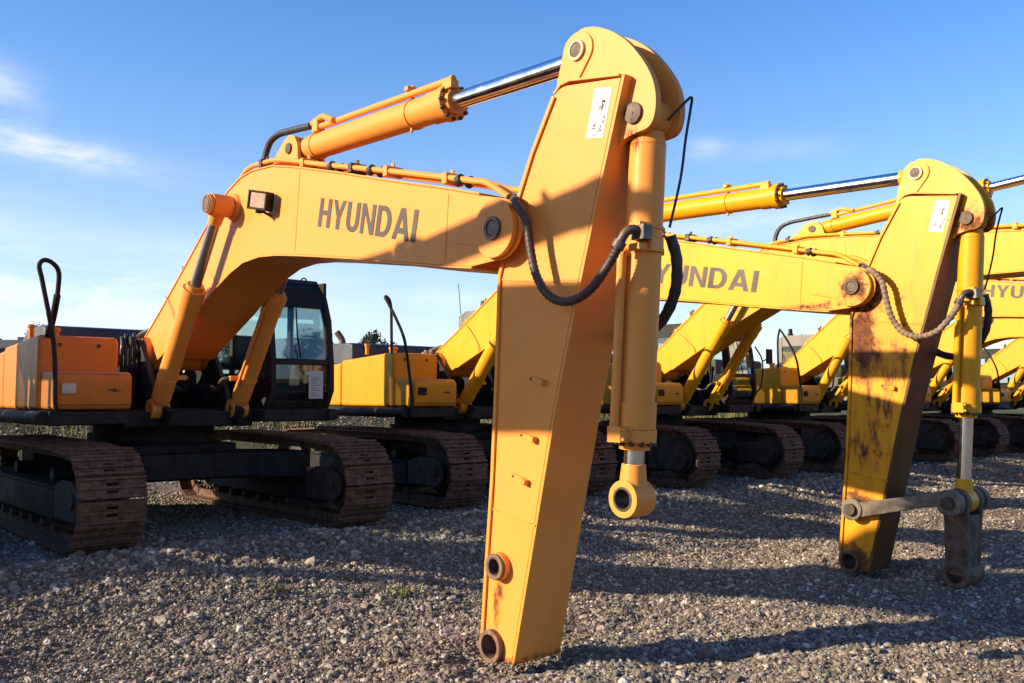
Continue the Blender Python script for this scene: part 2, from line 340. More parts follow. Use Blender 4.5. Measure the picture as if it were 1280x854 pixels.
def lettering(xf, parent, origin, direc, length, h, x, mat, gap=0.105):
    d = V(direc).normalized(); u = V((d.y, -d.x));
    if u.y < 0: u = -u
    glyphs = [letter_quads(c) for c in 'HYUNDAI']; tot = sum(g[0] for g in glyphs) + gap * 6; k = length / tot
    mb = MB(xf); p = 0
    for w, qs in glyphs:
        for poly in qs:
            pts = [V(origin) + d * ((p + a) * k) + u * (c * h) for a, c in poly]
            mb.prism([(a.x, a.y) for a in pts], x - 0.003, x + 0.002)
        p += w + gap
    return mb.build('lettering', mat, parent)

def track(root, sx, pal):
    cx = pal.get('tracks', (-1.33, 1.36))[(sx + 1) // 2]; R_, yc, zc = 0.47, 2.0, 0.435
    # belt line
    path = []
    def seg(a, c, n): 
        for k in range(n): path.append(V(a).lerp(V(c), k / n))
    seg((yc, zc - R_), (-yc + 0.1, zc - R_), 60)
    for k in range(30): a = -PI / 2 - PI * k / 30; path.append(V((-yc + math.cos(a) * R_, zc + math.sin(a) * R_)))
    seg((-yc, zc + R_ - 0.01), (-1.2, zc + R_ + 0.03), 14); seg((-1.2, zc + R_ + 0.03), (0.0, zc + R_ + 0.035), 18); seg((0.0, zc + R_ + 0.035), (1.1, zc + R_ + 0.04), 16); seg((1.1, zc + R_ + 0.04), (yc, zc + R_), 14)
    for k in range(30): a = PI / 2 - PI * k / 30; path.append(V((yc + math.cos(a) * R_, zc + math.sin(a) * R_)))
    path.append(path[0]); L = [0]
    for i in range(1, len(path)): L.append(L[-1] + (path[i] - path[i - 1]).length)
    tot = L[-1]; ns = 50; pitch = tot / ns
    def at(s):
        s %= tot; i = max(0, min(len(L) - 2, int(np.searchsorted(L, s)) - 1)); f = (s - L[i]) / max(1e-6, L[i + 1] - L[i]); return path[i].lerp(path[i + 1], f)
    mb = MB(); off = random.random() * pitch
    for i in range(ns):
        s0 = i * pitch + off; c = at(s0); d = (at(s0 + 0.05) - at(s0 - 0.05)).normalized()
        nrm = V((d.y, -d.x)); cc = V((path[0].x * 0, zc))
        if nrm.dot(c - V((max(-yc, min(yc, c.x)), zc))) < 0: nrm = -nrm
        rot = Matrix(((1, 0, 0), (0, d.x, nrm.x), (0, d.y, nrm.y)))
        C = V((cx, c.x, c.y))
        def lb(x0, x1, y0, y1, z0, z1): mb.box(C + rot @ V(((x0 + x1) / 2, (y0 + y1) / 2, (z0 + z1) / 2)), (x1 - x0, y1 - y0, z1 - z0), rot)
        hp = pitch / 2 - 0.004
        w = 0.325
        lb(-w, -0.055, -hp, hp, 0.0, 0.018); lb(0.055, w, -hp, hp, 0.0, 0.018)
        lb(-0.055, 0.055, -hp, -0.052, 0.0, 0.018); lb(-0.055, 0.055, -0.022, 0.022, 0.0, 0.018); lb(-0.055, 0.055, 0.052, hp, 0.0, 0.018)
        for gy, gh in ((-hp + 0.012, 0.045), (0.0, 0.042), (hp - 0.014, 0.045)): lb(-w + 0.004, w - 0.004, gy - 0.012, gy + 0.012, 0.018, gh)
        for lx in (-0.12, 0.12):
            lb(lx - 0.028, lx + 0.028, -hp - 0.01, hp + 0.01, -0.105, -0.002)
            for by in (-0.035, 0.035): lb(lx + (0.035 if lx > 0 else -0.059), lx + (0.059 if lx > 0 else -0.035), by - 0.012, by + 0.012, 0.018, 0.03)
    belt = mb.build('crawler_track', M['track'], root)
    f = MB()
    f.prism([(-1.55, 0.22), (1.55, 0.22), (1.55, 0.60), (1.0, 0.60), (0.9, 0.56), (-1.55, 0.56)], cx - 0.19, cx + 0.19)
    f.prism([(-1.30, 0.24), (1.2, 0.24), (1.2, 0.53), (-1.30, 0.53)], cx + sx * 0.19, cx + sx * 0.215)
    f.bb(cx - 0.22, cx + 0.22, -1.5, 1.5, 0.56, 0.575)
    for y in (-0.8, 0.7): f.cyl((cx - 0.1, y, 0.66), (cx + 0.1, y, 0.66), 0.075); f.bb(cx - 0.03, cx + 0.03, y - 0.05, y + 0.05, 0.55, 0.66)
    f.build('track_frame', M['frame'], belt, 0.012).location.z = -0.04
    gd = MB(); nose = [(-1.35, 0.26), (-1.35, 0.58), (-1.6, 0.66), (-1.95, 0.66), (-2.12, 0.60), (-2.2, 0.48), (-2.17, 0.36), (-2.05, 0.26)]
    for x in (cx - 0.225, cx + 0.185): gd.prism(nose, x, x + 0.04)
    gd.bb(cx - 0.185, cx + 0.185, -1.56, -1.36, 0.27, 0.57)
    gd.cyl((cx - 0.25, -1.98, 0.475), (cx + 0.25, -1.98, 0.475), 0.08)
    gd.build('idler_guard', M['guard'], belt, 0.01).location.z = -0.04
    idl = MB(); idl.cyl((cx - 0.06, -1.98, 0.475), (cx + 0.06, -1.98, 0.475), 0.35, seg=32); idl.cyl((cx - 0.15, -1.98, 0.475), (cx + 0.15, -1.98, 0.475), 0.27, seg=32)
    idl.build('idler_wheel', M['guard'], belt, 0.01).location.z = -0.04
    sp = MB(); sp.cyl((cx - 0.04, 2.0, 0.475), (cx + 0.04, 2.0, 0.475), 0.33, seg=32); sp.cyl((cx - 0.22, 2.0, 0.475), (cx + 0.22, 2.0, 0.475), 0.24, seg=28)
    for k in range(21): a = 2 * PI * k / 21; sp.box((cx, 2 + math.cos(a) * 0.35, 0.475 + math.sin(a) * 0.35), (0.07, 0.05, 0.05), Matrix.Rotation(a, 3, 'X'))
    sp.build('sprocket', M['guard'], belt, 0.006).location.z = -0.04
    for k in range(7):
        y = -1.25 + k * 0.42; r = MB(); r.cyl((cx - 0.15, y, 0.155), (cx + 0.15, y, 0.155), 0.09, seg=16); r.cyl((cx - 0.2, y, 0.165), (cx + 0.2, y, 0.165), 0.05, seg=12); r.build('track_roller', M['guard'], belt).location.z = -0.05
    if sx < 0:   # boarding step on the frame
        pass
    return belt

def cylinder_on_line(root, name, p0, p1, t_barrel, r, rr, paint_, rod_mat, side=V((-1, 0, 0)), eye_w=0.16, eye_r=0.13, pipes=(), xf=None, bolts=True, base_boss=True, gland=1.22, collars=()):
    """hydraulic cylinder from base pin p0 to rod pin p1; the barrel ends at share t_barrel of the way"""
    p0 = V(p0); p1 = V(p1); d = (p1 - p0).normalized(); Lg = (p1 - p0).length; lb = Lg * t_barrel
    sv = (side - d * side.dot(d)).normalized(); uv = d.cross(sv)
    mb = MB(xf)
    if base_boss: mb.ring(p0 - V((eye_w / 2, 0, 0)), p0 + V((eye_w / 2, 0, 0)), eye_r, eye_r * 0.45)
    mb.cyl(p0 + d * eye_r * 0.8, p0 + d * (eye_r + 0.06), r * 0.85, r, 28)
    mb.cyl(p0 + d * (eye_r + 0.06), p0 + d * (lb - 0.16), r, None, 28)
    mb.cyl(p0 + d * (lb - 0.30), p0 + d * (lb - 0.13), r * 1.10, None, 28)
    mb.cyl(p0 + d * (lb - 0.13), p0 + d * (lb - 0.05), r * gland, None, 28)
    mb.cyl(p0 + d * (lb - 0.05), p0 + d * lb, r * 0.88, r * 0.84, 28)
    for c in collars: mb.cyl(p0 + d * (c - 0.012), p0 + d * (c + 0.012), r * 1.07, None, 28)
    mb.cur = 1
    if bolts:
        for k in range(12):
            a = 2 * PI * k / 12; o = (sv * math.cos(a) + uv * math.sin(a)) * r * (gland - 0.1)
            mb.cyl(p0 + d * (lb - 0.06) + o, p0 + d * (lb - 0.028) + o, 0.017, None, 8)
    mb.cur = 0
    cy = mb.build(name, [paint_, M['pin']], root, 0.004)
    rb = MB(xf); rb.cyl(p0 + d * (lb - 0.02), p1 - d * (eye_r * 0.85), rr, None, 28); rb.build('piston_rod', rod_mat, cy)
    ey = MB(xf); ey.ring(p1 - V((eye_w / 2, 0, 0)), p1 + V((eye_w / 2, 0, 0)), eye_r, eye_r * 0.58, 28); ey.cyl(p1 - d * (eye_r + 0.10), p1 - d * eye_r * 0.62, rr * 1.15, rr * 1.35, 24)
    ey.build('rod_eye', paint_, cy, 0.006)
    be_ = MB(xf); be_.ring(p1 - V((eye_w / 2 + 0.004, 0, 0)), p1 + V((eye_w / 2 + 0.004, 0, 0)), eye_r * 0.66, eye_r * 0.52, 28); be_.build('rod_bearing', M['pin'], cy, 0.003)
    for (so, uo, s0, s1, pr) in pipes:
        o = sv * so + uv * uo; o2 = o * ((r * 1.0) / o.length)
        pb = MB(xf); pb.tube([p0 + d * s0 + o2 * 0.9, p0 + d * (s0 + 0.02) + o, p0 + d * (s0 + 0.10) + o, p0 + d * (s1 - 0.10) + o, p0 + d * (s1 - 0.02) + o, p0 + d * s1 + o2 * 0.9], pr, 12, 4)
        pb.build('oil_pipe', paint_, cy)
    return cy, d, sv, uv, lb

def excavator(i, xo, yo, label, P):
    root = bpy.data.objects.new('excavator', None); COL.objects.link(root); root.location = (i * S + xo, yo, G); root.empty_display_size = 0.5
    tag(root, label, 'excavator', 'excavators parked in a row')
    ca, sa = math.cos(P.get('ang', 0)), math.sin(P.get('ang', 0)); dy = P.get('dy', 0.0)
    def bt(q):          # boom assembly: raise about the foot pin, and reach the same spot from a machine parked further back
        x, y, z = q
        if sa: ry, rz = y - FOOT[0], z - FOOT[1]; y, z = FOOT[0] + ry * ca + rz * sa, FOOT[1] - ry * sa + rz * ca
        if dy: y -= dy * max(0.0, min(1.0, (-0.35 - y) / 6.3))
        return (x, y, z)
    bt2 = lambda y, z: bt((0, y, z))[1:]
    pa, pbd = P['paint'], P['body']
    # ---- undercarriage
    cb = MB()
    cb.bb(-0.75, 0.75, -0.75, 0.75, 0.46, 0.90)
    for sx in (-1, 1):
        xk = 0.22 if (P.get('old') and sx > 0) else 0.0
        for sy in (-1, 1):
            cb.prismz([(sx * 0.72, sy * 0.25), (sx * 0.55, sy * 0.85), (sx * 1.20 + xk, sy * 1.32), (sx * 1.20 + xk, sy * 0.80)], 0.47, 0.80)
    cb.bb(-1.16, 1.16, -1.05, -0.82, 0.50, 0.80)
    cb.build('car_body', M['frame'], root, 0.02)
    tt = MB(); tt.cyl((0, 0, 0.88), (0, 0, 1.18), 0.72, None, 40); tt.cyl((0, 0, 0.93), (0, 0, 1.02), 0.78, None, 40); tt.build('turntable', M['frame'], root)
    for sx in (-1, 1): track(root, sx, P)
    # ---- revolving frame
    dk = MB()
    dk.prismz([(-1.66, -1.55), (-0.86, -1.55), (-0.80, -0.95), (0.72, -0.95), (0.78, -1.45), (1.70, -1.45), (1.70, 2.3), (1.2, 2.75), (-1.2, 2.75), (-1.66, 2.3)], 1.17, 1.325)
    dk.bb(-0.8, 0.75, -1.2, -0.9, 1.12, 1.30)
    dk.build('revolving_deck', M['deck'], root, 0.025)
    for x in (-1.70, 1.70): sr = MB(); sr.tube([(x, -1.5, 1.25), (x, 0.5, 1.25), (x, 2.3, 1.25)], 0.075, 12, 1); sr.build('side_rail', M['deck'] if P.get('rail') is None else P['rail'], root)
    br = MB()
    for x in (XB - 0.47, XB + 0.40): br.prism([(-1.42, 1.32), (-1.3, 1.15), (-1.05, 1.12), (0.5, 1.3), (0.35, 1.75), (-0.12, 2.14), (-0.45, 2.16), (-0.62, 1.98), (-1.05, 1.45)], x, x + 0.07)
    br.cyl((XB - 0.52, *FOOT), (XB + 0.52, *FOOT), 0.10)
    br.build('boom_mount', M['deck'], root, 0.015)
    vb = MB()
    vb.bb(-0.62, 0.68, 0.35, 0.95, 1.33, 1.78); vb.bb(-0.75, -0.45, -0.6, 0.6, 1.33, 1.72); vb.bb(0.45, 0.72, -0.5, 0.5, 1.33, 1.6); vb.cyl((XB, 0.3, 1.32), (XB, 0.3, 1.95), 0.22, None, 20)
    for k in range(7): vb.bb(-0.6 + k * 0.16, -0.5 + k * 0.16, 0.28, 0.36, 1.5, 1.86)
    vb.build('control_valve', M['deck'], root, 0.01)
    # hose bundle by the boom foot
    for k in range(2):
        hb = MB(bt); x = XB - 0.25 + 0.10 * k
        hb.tube([(x, -0.66, 2.40), (x - 0.01, -0.50, 2.30), (x - 0.04, -0.30, 2.28), (x - 0.10, -0.12, 2.20), (x - 0.1, 0.05, 1.95), (x, 0.3, 1.75)], 0.034, 8, 5); hb.build('hydraulic_hose', M['rubber'], root)
    for k in range(4):
        hb = MB(); x = XB - 0.50 - 0.05 * k; j = 0.03 * math.sin(3 * k + 1)
        hb.tube([(x + 0.14, -0.10, 2.0), (x + 0.04, -0.30, 2.20 + j), (x, -0.42 + j, 2.18 - 0.03 * k), (x - 0.01, -0.45, 2.02 + j), (x, -0.42, 1.80), (x + 0.03, -0.30, 1.55)], 0.021, 8, 5); hb.build('hydraulic_hose', P.get('bundle', M['rubber']), root)
    # ---- right-hand bodywork
    tb = MB()
    tb.prism([(-1.10, 1.33), (-1.10, 2.08), (-1.04, 2.135), (0.35, 2.05), (0.35, 1.33)], -1.66, -0.83)
    tank = tb.build('fuel_tank', pbd, root, 0.055)
    fc = MB(); fc.cyl((-1.42, -0.75, 2.13), (-1.42, -0.75, 2.19), 0.055, None, 18); fc.cyl((-1.42, -0.75, 2.19), (-1.42, -0.75, 2.235), 0.068, None, 18); fc.build('filler_cap', pbd, tank, 0.004); fc = MB()
    fc.cyl((-1.5, -0.15, 2.13), (-1.5, -0.15, 2.26), 0.03, None, 14); fc.cyl((-1.5, -0.15, 2.26), (-1.5, -0.15, 2.30), 0.042, None, 14)
    fc.build('filler_cap', pbd, tank, 0.004)
    for q in ((-1.05, 2.03), (-1.45, 2.03)):
        bo = MB(); bo.cyl((q[0], -1.108, q[1]), (q[0], -1.09, q[1]), 0.022, None, 12); bo.build('bolt', M['pin'], tank)
    tx = MB(); tx.prism([(-1.58, 1.335), (-1.60, 1.38), (-1.60, 1.68), (-1.55, 1.735), (-1.103, 1.745), (-1.103, 1.335)], -1.63, -0.845)
    toolb = tx.build('tool_box', pbd, root, 0.045)
    ln = MB(); ln.box((-1.22, -1.603, 1.385), (0.72, 0.008, 0.012)); ln.box((-1.24, -1.552, 1.70), (0.6, 0.05, 0.01), Matrix.Rotation(math.radians(48), 3, 'X')); ln.build('lid_seam', P['seam'], toolb)
    mk = MB(); mk.bb(-1.56, -1.42, -1.622, -1.60, 1.50, 1.61)
    if not P.get('old'): mk.cur = 1; [mk.bb(-1.555, -1.425, -1.632, -1.622, 1.515 + k * 0.03, 1.53 + k * 0.03) for k in range(3)]
    mk.build('front_lamp', [P['lampmat'], M['frame']], toolb, 0.008)
    hd = MB(); hd.bb(-1.10, -1.03, -1.612, -1.60, 1.535, 1.55); hd.cyl((-1.03, -1.618, 1.5425), (-1.03, -1.60, 1.5425), 0.018, None, 12); hd.bb(-1.03, -0.97, -1.612, -1.6, 1.53, 1.54); hd.build('latch', P['seam'], toolb)
    pd = MB(); pd.prism([(0.36, 1.33), (0.36, 2.02), (2.05, 1.87), (2.05, 1.33)], -1.66, -1.1)
    side = pd.build('pump_door', pbd, root, 0.05)
    gr_ = MB(); [gr_.bb(-1.672, -1.655, 0.8 + k * 0.11, 0.86 + k * 0.11, 1.62, 1.95) for k in range(8)]; gr_.build('vent', P['seam'], side)
    cw = MB(); cw.prismz([(-1.68, 2.07), (1.66, 2.07), (1.66, 2.4), (1.25, 2.86), (0.5, 3.02), (-0.5, 3.02), (-1.25, 2.86), (-1.68, 2.4)], 1.22, 1.84)
    cw.build('counterweight', pbd, root, 0.07)
    eh = MB(); eh.prism([(1.0, 1.9), (1.0, 2.33), (1.06, 2.39), (1.75, 2.40), (2.35, 2.12), (2.4, 1.9)], -1.06, 0.9)
    hood = eh.build('engine_hood', M['hood'], root, 0.06)
    dt = MB(); dt.bb(-1.0625, -1.058, 1.18, 1.63, 1.985, 2.055)
    for k in range(5): dt.bb(-1.068, -1.055, 1.2 + 0.09 * k, 1.25 + 0.09 * k, 2.0, 2.04)
    dt.build('vent', M['frame'], hood)
    if P.get('exhaust', True):
        ex = MB(); ex.cyl((-0.95, 1.5, 2.37), (-0.95, 1.5, 2.46), 0.06, None, 16); ex.tube([(-0.95, 1.5, 2.44), (-0.965, 1.52, 2.50), (-1.02, 1.57, 2.60)], 0.055, 14, 3); ex.build('exhaust_pipe', P.get('exh', M['fitting']), hood)
    hr = MB()
    if P.get('old'):
        hr.tube([(-1.58, -1.62, 1.30), (-1.63, -1.655, 1.42), (-1.66, -1.655, 2.0), (-1.80, -1.655, 2.70)], 0.024, 10, 4)
        hr.tube([(-1.80, -1.655, 2.69), (-1.82, -1.655, 2.80), (-1.77, -1.65, 2.855), (-1.68, -1.62, 2.83), (-1.61, -1.57, 2.74), (-1.60, -1.5, 2.5)], 0.024, 10, 5)
        hr.tube([(-1.60, -1.5, 2.52), (-1.58, -1.3, 2.30), (-1.56, -1.06, 2.12)], 0.034, 10, 4)
    else:
        hr.tube([(-1.67, -1.62, 1.30), (-1.71, -1.62, 1.66), (-1.77, -1.6, 2.11), (-1.80, -1.56, 2.34), (-1.87, -1.47, 2.60), (-1.93, -1.36, 2.82), (-1.94, -1.30, 2.90), (-1.88, -1.24, 2.93), (-1.76, -1.15, 2.88), (-1.68, -1.07, 2.75), (-1.66, -1.05, 2.5), (-1.65, -1.05, 2.12)], 0.022, 10, 5)
    hr.build('handrail', M['deck'], root)
    # ---- cab
    cab_m = P['cab']
    side_prof = [(-1.32, 1.33), (-1.45, 1.55), (-1.44, 1.90), (-1.36, 2.45), (-1.20, 2.83), (-1.06, 2.95), (0.40, 2.97), (0.50, 2.86), (0.52, 1.33)]
    xl, xr = 0.85, 1.73
    fr_ = MB()
    def frontbar(x0, x1, pts, th=0.06): fr_.strip(pts, th, x0, x1)
    fline = [(-1.32, 1.33), (-1.45, 1.55), (-1.44, 1.90), (-1.36, 2.45), (-1.20, 2.83), (-1.06, 2.95)]
    def fy(z):
        for (a, c), (d, e) in zip(fline, fline[1:]):
            if c <= z <= e: return a + (d - a) * (z - c) / (e - c)
        return fline[-1][0]
    for x0, x1 in ((xl, xl + 0.075), (xr - 0.085, xr)): fr_.strip(fline, -0.09, x0, x1)
    def band(z0, z1, x0=xl + 0.075, x1=xr - 0.085, th=0.07): fr_.prism([(fy(z0) + 0.004, z0), (fy(z1) + 0.004, z1), (fy(z1) + th, z1), (fy(z0) + th, z0)], x0, x1)
    band(1.33, 1.42); band(1.87, 1.945); band(2.60, 2.83); band(2.83, 2.95)
    for x0, x1 in ((xl, xl + 0.05), (xr - 0.05, xr)):
        fr_.bb(x0, x1, 0.40, 0.52, 1.33, 2.93); fr_.bb(x0, x1, -1.22, 0.40, 2.72, 2.95); fr_.bb(x0, x1, -0.35, -0.25, 1.33, 2.72); fr_.bb(x0, x1, -1.30, 0.40, 1.33, 1.72 if x0 < 1 else 1.95)
        fr_.prism([(-1.38, 1.72), (-1.36, 1.9), (-1.28, 2.45), (-1.15, 2.72), (-1.08, 2.72), (-1.22, 2.4), (-1.28, 1.72)], x0, x1)
    fr_.prism([(-1.10, 2.925), (-1.02, 2.99), (0.38, 3.0), (0.50, 2.93)], xl + 0.03, xr - 0.03)
    fr_.bb(xl + 0.05, xr - 0.05, 0.44, 0.52, 1.33, 1.95); fr_.bb(xl + 0.05, xr - 0.05, 0.44, 0.52, 2.62, 2.93); fr_.bb(xl, xr, -1.3, 0.5, 1.30, 1.36)
    cab = fr_.build('cab', cab_m, root, 0.012)
    def pane(x0, x1, z0, z1, dd=0.02):
        g_ = MB(); zs = [z0 + (z1 - z0) * k / 3 for k in range(4)]
        g_.prism_quads([((fy(z) + dd, z), (fy(z) + dd + 0.006, z)) for z in zs], x0, x1); return g_.build('windscreen', M['glass'], cab)
    pane(xl + 0.075, xr - 0.085, 1.945, 2.60, 0.03); pane(xl + 0.075, xr - 0.085, 1.42, 1.87, 0.03)
    for x in (xl + 0.022, xr - 0.028):
        for (y0, y1) in ((-1.30, -0.35), (-0.25, 0.40)):
            g_ = MB(); g_.prism([(y0, 1.72 if x < 1 else 1.95), (y1, 1.72 if x < 1 else 1.95), (y1, 2.72), (y0 + (0.15 if y0 < -1 else 0), 2.72)], x, x + 0.006); g_.build('side_window', M['glass'], cab)
    g_ = MB(); g_.bb(xl + 0.05, xr - 0.05, 0.48, 0.486, 1.95, 2.62); g_.build('rear_window', M['glass'], cab)
    st = MB(); st.prism([(-0.62, 1.72), (-0.05, 1.66), (0.0, 1.8), (-0.02, 2.30), (0.06, 2.30), (0.12, 1.62), (0.05, 1.36), (-0.6, 1.36)], 1.02, 1.50); st.bb(1.1, 1.42, -0.01, 0.09, 2.32, 2.52)
    st.build('seat', M['seat'], cab, 0.03)
    for x in (1.08, 1.42): lv = MB(); lv.cyl((x, -0.75, 1.36), (x, -0.85, 2.0), 0.018); lv.cyl((x, -0.85, 2.0), (x, -0.86, 2.1), 0.03); lv.build('control_lever', M['seat'], cab)
    lv = MB(); lv.bb(1.0, 1.5, -1.15, -0.95, 1.36, 1.62); lv.build('pedal_box', M['seat'], cab, 0.01)
    wp = MB(); wp.tube([(1.25, fy(1.95) - 0.012, 1.95), (1.22, fy(2.2) - 0.012, 2.2), (1.24, fy(2.58) - 0.012, 2.58)], 0.010, 8, 2); wp.build('wiper', M['frame'], cab)
    if P.get('old'):
        nb = MB(); z0, z1 = 1.45, 1.80; x0 = 1.36; nb.bb(x0, x0 + 0.20, fy(1.6) - 0.006, fy(1.6) - 0.003, z0, z1); nb.bb(x0 - 0.05, x0 + 0.19, fy(1.6) - 0.009, fy(1.6) - 0.006, z1 - 0.05, z1 - 0.012)
        nb.cur = 1
        for k in range(11): nb.bb(x0 + 0.03, x0 + 0.17 - 0.04 * ((k * 7) % 3), fy(1.6) - 0.008, fy(1.6) - 0.006, z0 + 0.03 + k * 0.023, z0 + 0.036 + k * 0.023)
        nb.build('paper_notice', [M['paper'], M['ink']], cab)
    else:
        mi = MB(); mi.tube([(1.69, -1.40, 1.55), (1.76, -1.52, 1.7), (1.78, -1.55, 2.2), (1.72, -1.42, 2.5)], 0.016, 8, 4); mi.tube([(1.78, -1.55, 2.2), (1.92, -1.58, 2.25)], 0.014, 8, 1)
        mi.box((1.98, -1.58, 2.30), (0.17, 0.05, 0.30)); mi.build('mirror', M['frame'], cab, 0.012)
    for q in ((1.52, -1.0, 2.985), (1.45, 0.2, 3.01)): lk = MB(); lk.ring(q, (q[0], q[1] + 0.01, q[2]), 0.045, 0.028, 14); lk.build('lifting_eye', M['frame'], cab)
    if P.get('beacon'):
        be = MB(); be.cyl((1.0, 0.25, 2.99), (1.0, 0.25, 3.04), 0.07); be.cyl((1.0, 0.25, 3.04), (1.0, 0.25, 3.17), 0.055, 0.045); be.build('beacon', M['frame'], cab)
    else:
        an = MB(); an.cyl((0.86, 0.47, 2.95), (0.82, 0.49, 3.5 if not P.get('old') else 3.05), 0.007, None, 6); an.build('antenna', M['frame'], cab)
    # ---- boom
    hw = 0.32
    arc = [(PV[0] + 0.235 * math.cos(a), PV[1] + 0.215 * math.sin(a)) for a in [math.radians(k) for k in range(100, 261, 16)]]
    prof = [(-0.12, 2.05), (-0.13, 1.93), (-0.25, 1.83), (-0.42, 1.80)] + BOOM_BOT[::-1] + arc[::-1] + BOOM_TOP[::-1]
    bm_ = MB(bt)
    for x0, x1 in ((XB - hw, XB - hw + 0.022), (XB + hw - 0.022, XB + hw)): bm_.prism(prof, x0, x1)
    bm_.strip(BOOM_TOP, -0.022 if False else 0.022, XB - hw + 0.022, XB + hw - 0.022)
    bm_.strip(BOOM_BOT, 0.022, XB - hw + 0.022, XB + hw - 0.022)
    bm_.strip([(-6.70, 2.90), (-6.70, 2.42)], 0.02, XB - hw + 0.022, XB + hw - 0.022)
    # the flange of the top plate and weld seams
    bm_.strip([(y, z + 0.003) for y, z in BOOM_TOP], -0.016, XB - hw - 0.012, XB + hw + 0.012)
    bm_.strip([(y, z - 0.002) for y, z in BOOM_BOT], -0.016, XB - hw - 0.010, XB + hw + 0.010)
    for (a, c) in (((-4.10, 3.565), (-4.03, 2.83)), ((-6.36, 2.98), (-6.32, 2.48)), ((-1.75, 3.08), (-2.35, 2.68))):
        bm_.strip([a, c], 0.010, XB - hw - 0.004, XB - hw)
    bm_.prism([(-6.45, 2.60), (-6.44, 2.625), (-7.0, 2.50), (-6.98, 2.48)], XB - hw - 0.008, XB - hw)
    bm_.cyl((XB - 0.39, *FOOT), (XB + 0.39, *FOOT), 0.20, None, 28)
    for sx in (-1, 1):
        bm_.cyl((XB + sx * hw, *PV), (XB + sx * (hw + 0.045), *PV), 0.205, None, 36)
        bm_.cyl((XB + sx * hw, -2.72, 3.44), (XB + sx * (hw + 0.30), -2.72, 3.44), 0.105, None, 24); bm_.cyl((XB + sx * hw, -2.72, 3.44), (XB + sx * (hw + 0.04), -2.72, 3.44), 0.15, 0.13, 24)
    brk = [(-2.98, 3.70), (-3.44, 4.02), (-3.55, 4.065), (-3.66, 4.03), (-3.72, 3.94), (-3.75, 3.66)]
    for x0 in (XB - 0.15, XB + 0.11): bm_.prism(brk, x0, x0 + 0.04)
    boom = bm_.build('boom', P.get('boompaint', pa), root, 0.006)
    for sx in (-1, 1):
        pn = MB(bt); x = XB + sx * (hw + 0.045); pn.ring((x, *PV), (x + sx * 0.022, *PV), 0.082, 0.055); pn.cyl((x - sx * 0.01, *PV), (x + sx * 0.014, *PV), 0.055)
        pn.build('pivot_pin', M['pin'] if not P.get('old') else M['fitting'], boom, 0.004)
    pn = MB(bt); pn.cyl((XB - 0.17, -3.56, 3.925), (XB + 0.17, -3.56, 3.925), 0.055); pn.build('bracket_pin', M['pin'], boom, 0.004)
    for sx in (-1, 1):
        pn = MB(bt); x = XB + sx * (hw + 0.30); pn.cyl((x - sx * 0.02, -2.72, 3.44), (x + sx * 0.012, -2.72, 3.44), 0.06, None, 20); pn.ring((x, -2.72, 3.44), (x + sx * 0.01, -2.72, 3.44), 0.095, 0.07); pn.build('cylinder_pin', [P['seam']], boom)
    lt = P.get('letters')
    if lt: lettering(bt, boom, lt[0], lt[1], lt[2], lt[3], XB - hw - 0.001, M['letter'])
    # work lamp
    wl = MB(bt); lc = V((XB - hw - 0.13, -3.56, 3.36)); R1 = Matrix.Rotation(math.radians(12), 3, 'X') @ Matrix.Rotation(math.radians(-60), 3, 'Z')
    if P.get('old'):
        wl.box(lc + R1 @ V((0, 0.02, 0)), (0.21, 0.11, 0.185), R1); wl.cur = 1; wl.box(lc + R1 @ V((0, -0.040, 0)), (0.17, 0.012, 0.145), R1); wl.cur = 0
        for (a, c, w, h_) in ((0, 0.083, 0.21, 0.02), (0, -0.083, 0.21, 0.02)): wl.box(lc + R1 @ V((a, -0.045, c)), (w, 0.02, h_), R1)
        for a in (-0.096, 0.096): wl.box(lc + R1 @ V((a, -0.045, 0)), (0.02, 0.02, 0.186), R1)
        wl.cyl(lc + V((0.02, 0.02, -0.09)), lc + V((0.13, 0.02, -0.13)), 0.014, None, 8); wl.box(lc + V((0.0, 0.02, -0.105)), (0.06, 0.04, 0.03))
        wl.build('work_lamp', [M['cab'], M['lens']], boom, 0.006)
    # pipes along the top of the boom
    rail = [(-0.62, 2.36), (-0.95, 2.66), (-1.55, 3.06), (-2.31, 3.55), (-2.60, 3.69), (-2.80, 3.80), (-2.98, 3.83), (-3.15, 3.82), (-3.55, 3.785), (-4.3, 3.60), (-5.0, 3.43), (-5.6, 3.285), (-6.3, 3.11), (-6.55, 3.045), (-6.72, 3.0), (-6.95, 2.86)]
    for x, k in ((XB - 0.25, 0), (XB - 0.15, 1), (XB + 0.2, 0)):
        pp = MB(bt); pp.tube([(x, y, z + 0.012 - 0.01 * k) for y, z in rail], 0.024, 10, 3); pp.build('oil_pipe', P.get('pipe', pa), boom)
    for (y, z) in ((-1.3, 2.93), (-3.2, 3.82), (-4.05, 3.665), (-4.9, 3.455), (-5.45, 3.325), (-6.25, 3.12), (-0.95, 2.66)):
        cp = MB(bt); cp.box((XB - 0.20, y, z + 0.005), (0.17, 0.06, 0.085)); cp.cyl((XB - 0.20, y, z), (XB - 0.20, y, z + 0.085), 0.016, None, 8); cp.build('pipe_clamp', P.get('pipe', pa) if int(y * 100) % 2 else M['pin'], boom, 0.008)
    for (y, z) in ((-4.55, 3.54), (-5.2, 3.385), (-6.40, 3.085)):
        cp = MB(bt)
        for x in (XB - 0.25, XB - 0.15): cp.cyl((x, y - 0.028, z + 0.009), (x, y + 0.028, z - 0.005), 0.040, None, 14)
        cp.build('rubber_sleeve', M['rubber'], boom)
